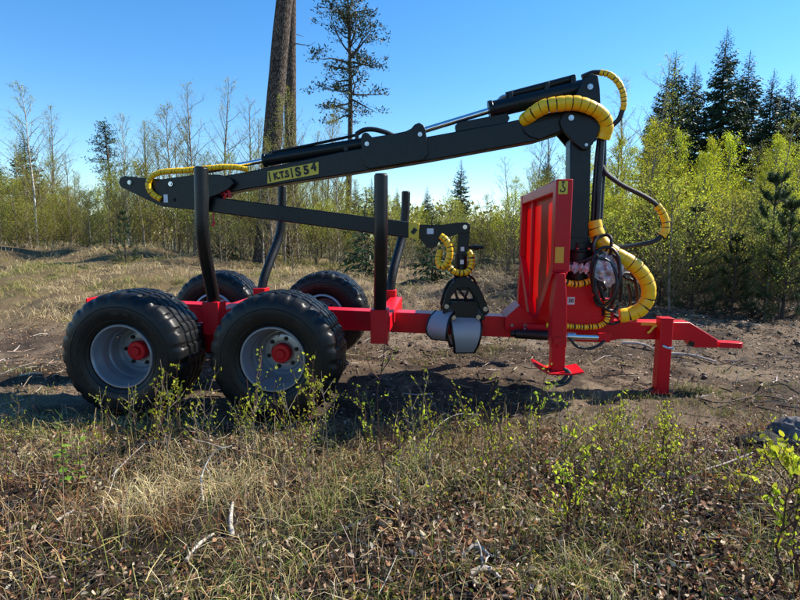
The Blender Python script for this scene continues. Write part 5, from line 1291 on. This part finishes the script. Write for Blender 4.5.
sap(1, 12, 450, 0.30, 'small greenish sapling behind the reddish one at the left edge')

# broad leaved plant at the left
lfm = MB(); nl = 6; tt = np.linspace(0, 1, nl); wv = 0.30 * np.sin(math.pi * np.clip(tt * 0.95 + 0.03, 0, 1)) ** 0.8
rows = []
for q, w_ in zip(tt, wv): rows += [(q, -w_, 0.10 * w_ / 0.3 - 0.22 * q * q), (q, 0, -0.22 * q * q), (q, w_, 0.10 * w_ / 0.3 - 0.22 * q * q)]
lfm.add(rows, q=[(i * 3 + k, i * 3 + 3 + k, i * 3 + 4 + k, i * 3 + 1 + k) for i in range(nl - 1) for k in range(2)], col=np.array((0.20, 0.33, 0.04)))
lmesh = lfm.mesh('leaf', M['leaf'], 80)
p = on_ground(66, 500); bl = empty('broadleaf_plant', (p[0], p[1], hgt(p[0], p[1]) - 0.01))
tag(bl, 'fresh green plant with broad leaves in front of the rear wheel', 'plant')
for j, (dx, dy, h_) in enumerate(((0, 0, 0.40), (0.075, 0.03, 0.34), (-0.03, 0.05, 0.26))):
    s = MB(); P = spline([(dx * 0.4, dy, 0), (dx * 0.8, dy, h_ * 0.5), (dx, dy, h_)], 8); s.tube(P, np.linspace(0.004, 0.0015, 8), 5, False); s.build('stem', M['redtwig'], bl)
    for k in range(11):
        q = 0.30 + 0.70 * k / 10; c = np.array([np.interp(q * 7, range(8), P[:, i]) for i in range(3)])
        o = inst('leaf', lmesh, bl, c, (rs.uniform(-0.4, 0.4), rs.uniform(-0.6, 0.15), k * 2.4 + j)); s_ = rs.uniform(0.035, 0.055) * (1.1 - 0.35 * q); o.scale = (s_, s_, s_)

# ------------------------------------------------------------------ sticks, bark and stones one can point at
def branch(lab, pts, r, mat='deadwood', name='dead_branch', side=0):
    """pts: (px, py, lift) on the ground"""
    P = []
    for a, b_, l in pts: g_ = on_ground(a, b_); g_[2] = hgt(g_[0], g_[1]) + l; P.append(g_)
    P = np.array(P); o0 = P[0].copy(); mb = MB(); Q = spline(P - o0, 14); mb.tube(Q, np.linspace(r, r * 0.5, 14) * (1 + 0.12 * rs.randn(14)), 7)
    for k in range(side):
        i = rs.randint(4, 12); d = nrm(rs.randn(3) + np.array((0, 0, 0.7))); L = rs.uniform(0.06, 0.16); mb.tube(np.array([Q[i], Q[i] + d * L * 0.6, Q[i] + d * L + rs.randn(3) * 0.01]), [r * 0.4, r * 0.3, r * 0.15], 5)
    return tag(mb.build(name, M[mat], None, 60, loc=o0), lab, 'branch')
branch('pale peeling birch log end lying upright in the middle left foreground', [(233, 548, 0.02), (231, 530, 0.03), (233, 512, 0.05)], 0.013)
branch('short white stick left of the peeling log', [(187, 570, 0.02), (200, 556, 0.03), (214, 545, 0.03)], 0.010)
branch('bent grey branch arching up left of the front wheel', [(203, 508, 0.02), (203, 497, 0.10), (216, 490, 0.19), (234, 487, 0.22)], 0.0055, side=2)
branch('long straight pale stalk leaning across the left foreground', [(98, 520, 0.03), (110, 505, 0.07), (118, 492, 0.12)], 0.003)
branch('pale stick slanting up in front of the rear wheel', [(112, 482, 0.02), (130, 470, 0.06), (146, 462, 0.10)], 0.0045)
branch('thin pale stick lying level in the left foreground', [(92, 518, 0.04), (120, 517, 0.05), (150, 516, 0.05)], 0.003)
branch('grey stick pointing right below the broad leaved plant', [(58, 535, 0.03), (68, 530, 0.04), (75, 527, 0.05)], 0.008)
branch('thin pale arched twig below the grapple', [(428, 446, 0.02), (436, 440, 0.10), (456, 434, 0.15), (480, 432, 0.14)], 0.0035)
branch('grey root like branch in the lower middle foreground', [(470, 590, 0.02), (486, 586, 0.03), (500, 592, 0.02)], 0.012, side=3)
branch('second grey root like branch above the lower one', [(462, 572, 0.02), (476, 566, 0.04), (495, 574, 0.02)], 0.009, side=2)
branch('pale fork of dead wood right of the middle foreground', [(655, 520, 0.02), (668, 510, 0.03), (684, 505, 0.03)], 0.006, side=3)
branch('long thin dead branch lying before the boulder', [(700, 480, 0.03), (724, 474, 0.06), (752, 462, 0.05)], 0.006, side=3)
branch('pale stick on the bare earth left of the boulder', [(694, 452, 0.01), (715, 455, 0.02), (740, 453, 0.01)], 0.008)
branch('dark twisted branch on the track right of the support leg', [(700, 398, 0.01), (722, 404, 0.03), (760, 396, 0.02), (790, 402, 0.02)], 0.008, 'twig', side=3)
branch('pale broken branch lying along the far side of the track', [(655, 352, 0.02), (690, 355, 0.04), (716, 362, 0.02)], 0.018, side=2)
branch('pale sawn branch lying behind the hitch', [(622, 346, 0.02), (640, 348, 0.04), (655, 350, 0.02)], 0.02)
# bleached broken branch hung up in the thicket
P = np.array([at(738, 271, 8.4), at(752, 272, 8.4), at(762, 276, 8.3), at(773, 284, 8.2)]); o0 = P[0].copy(); mb = MB(); mb.tube(spline(P - o0, 10), np.linspace(0.010, 0.016, 10), 7); mb.tube(spline(np.array([at(756, 273, 8.4), at(762, 268, 8.4), at(766, 262, 8.4)]) - o0, 6), np.linspace(0.010, 0.005, 6), 6)
mb.tube(np.array([at(773, 284, 8.2), at(777, 296, 8.2), at(779, 312, 8.1)]) - o0, [0.016, 0.014, 0.012], 6)
tag(mb.build('dead_branch', M['deadwood'], None, 60, loc=o0), 'bleached broken branch leaning in the thicket at the right', 'branch')

def rock(lab, px_, py_, sx, sy, sz, seed, mat='stone', rough=1.0):
    nu, nv = 44, 24; u = np.linspace(0, 2 * math.pi, nu, endpoint=False); v = np.linspace(0.02, math.pi - 0.02, nv); U, V = np.meshgrid(u, v)
    dx, dy, dz = np.sin(V) * np.cos(U), np.sin(V) * np.sin(U), np.cos(V)
    k = 1 + rough * 0.55 * (fbm(dx * 1.6 + dz + seed, dy * 1.6 + seed * 2, 3, seed) - 0.5); k = k + 0.22 * (fbm(dx * 4 + 3 * dz + seed, dy * 4 + 2 * dz, 3, seed + 3) - 0.5); k = np.round(k * 9) / 9 * 0.45 + k * 0.55
    X = np.stack([dx * sx * k, dy * sy * k, dz * sz * k], -1).reshape(-1, 3)
    i = np.arange(nv - 1)[:, None] * nu; j = np.arange(nu)[None]; kk = (j + 1) % nu
    mb = MB(); mb.add(X, q=np.stack([i + j, i + nu + j, i + nu + kk, i + kk], -1).reshape(-1, 4)); p = on_ground(px_, py_)
    return tag(mb.build('boulder', M[mat], None, 28, loc=(p[0], p[1], hgt(p[0], p[1]) + sz * 0.35)), lab, 'rock')
rock('grey boulder at the right edge of the picture beside the track', 795, 446, 0.13, 0.12, 0.12, 5)
M['wet'] = paint('black_wet_stump', (0.008, 0.008, 0.009), 0.8, 0.3, (0.03, 0.027, 0.024), scale=9, spec=0.2)
rock('black lump of burnt wood left of the grey boulder', 764, 450, 0.15, 0.10, 0.075, 12, 'wet', 1.2)
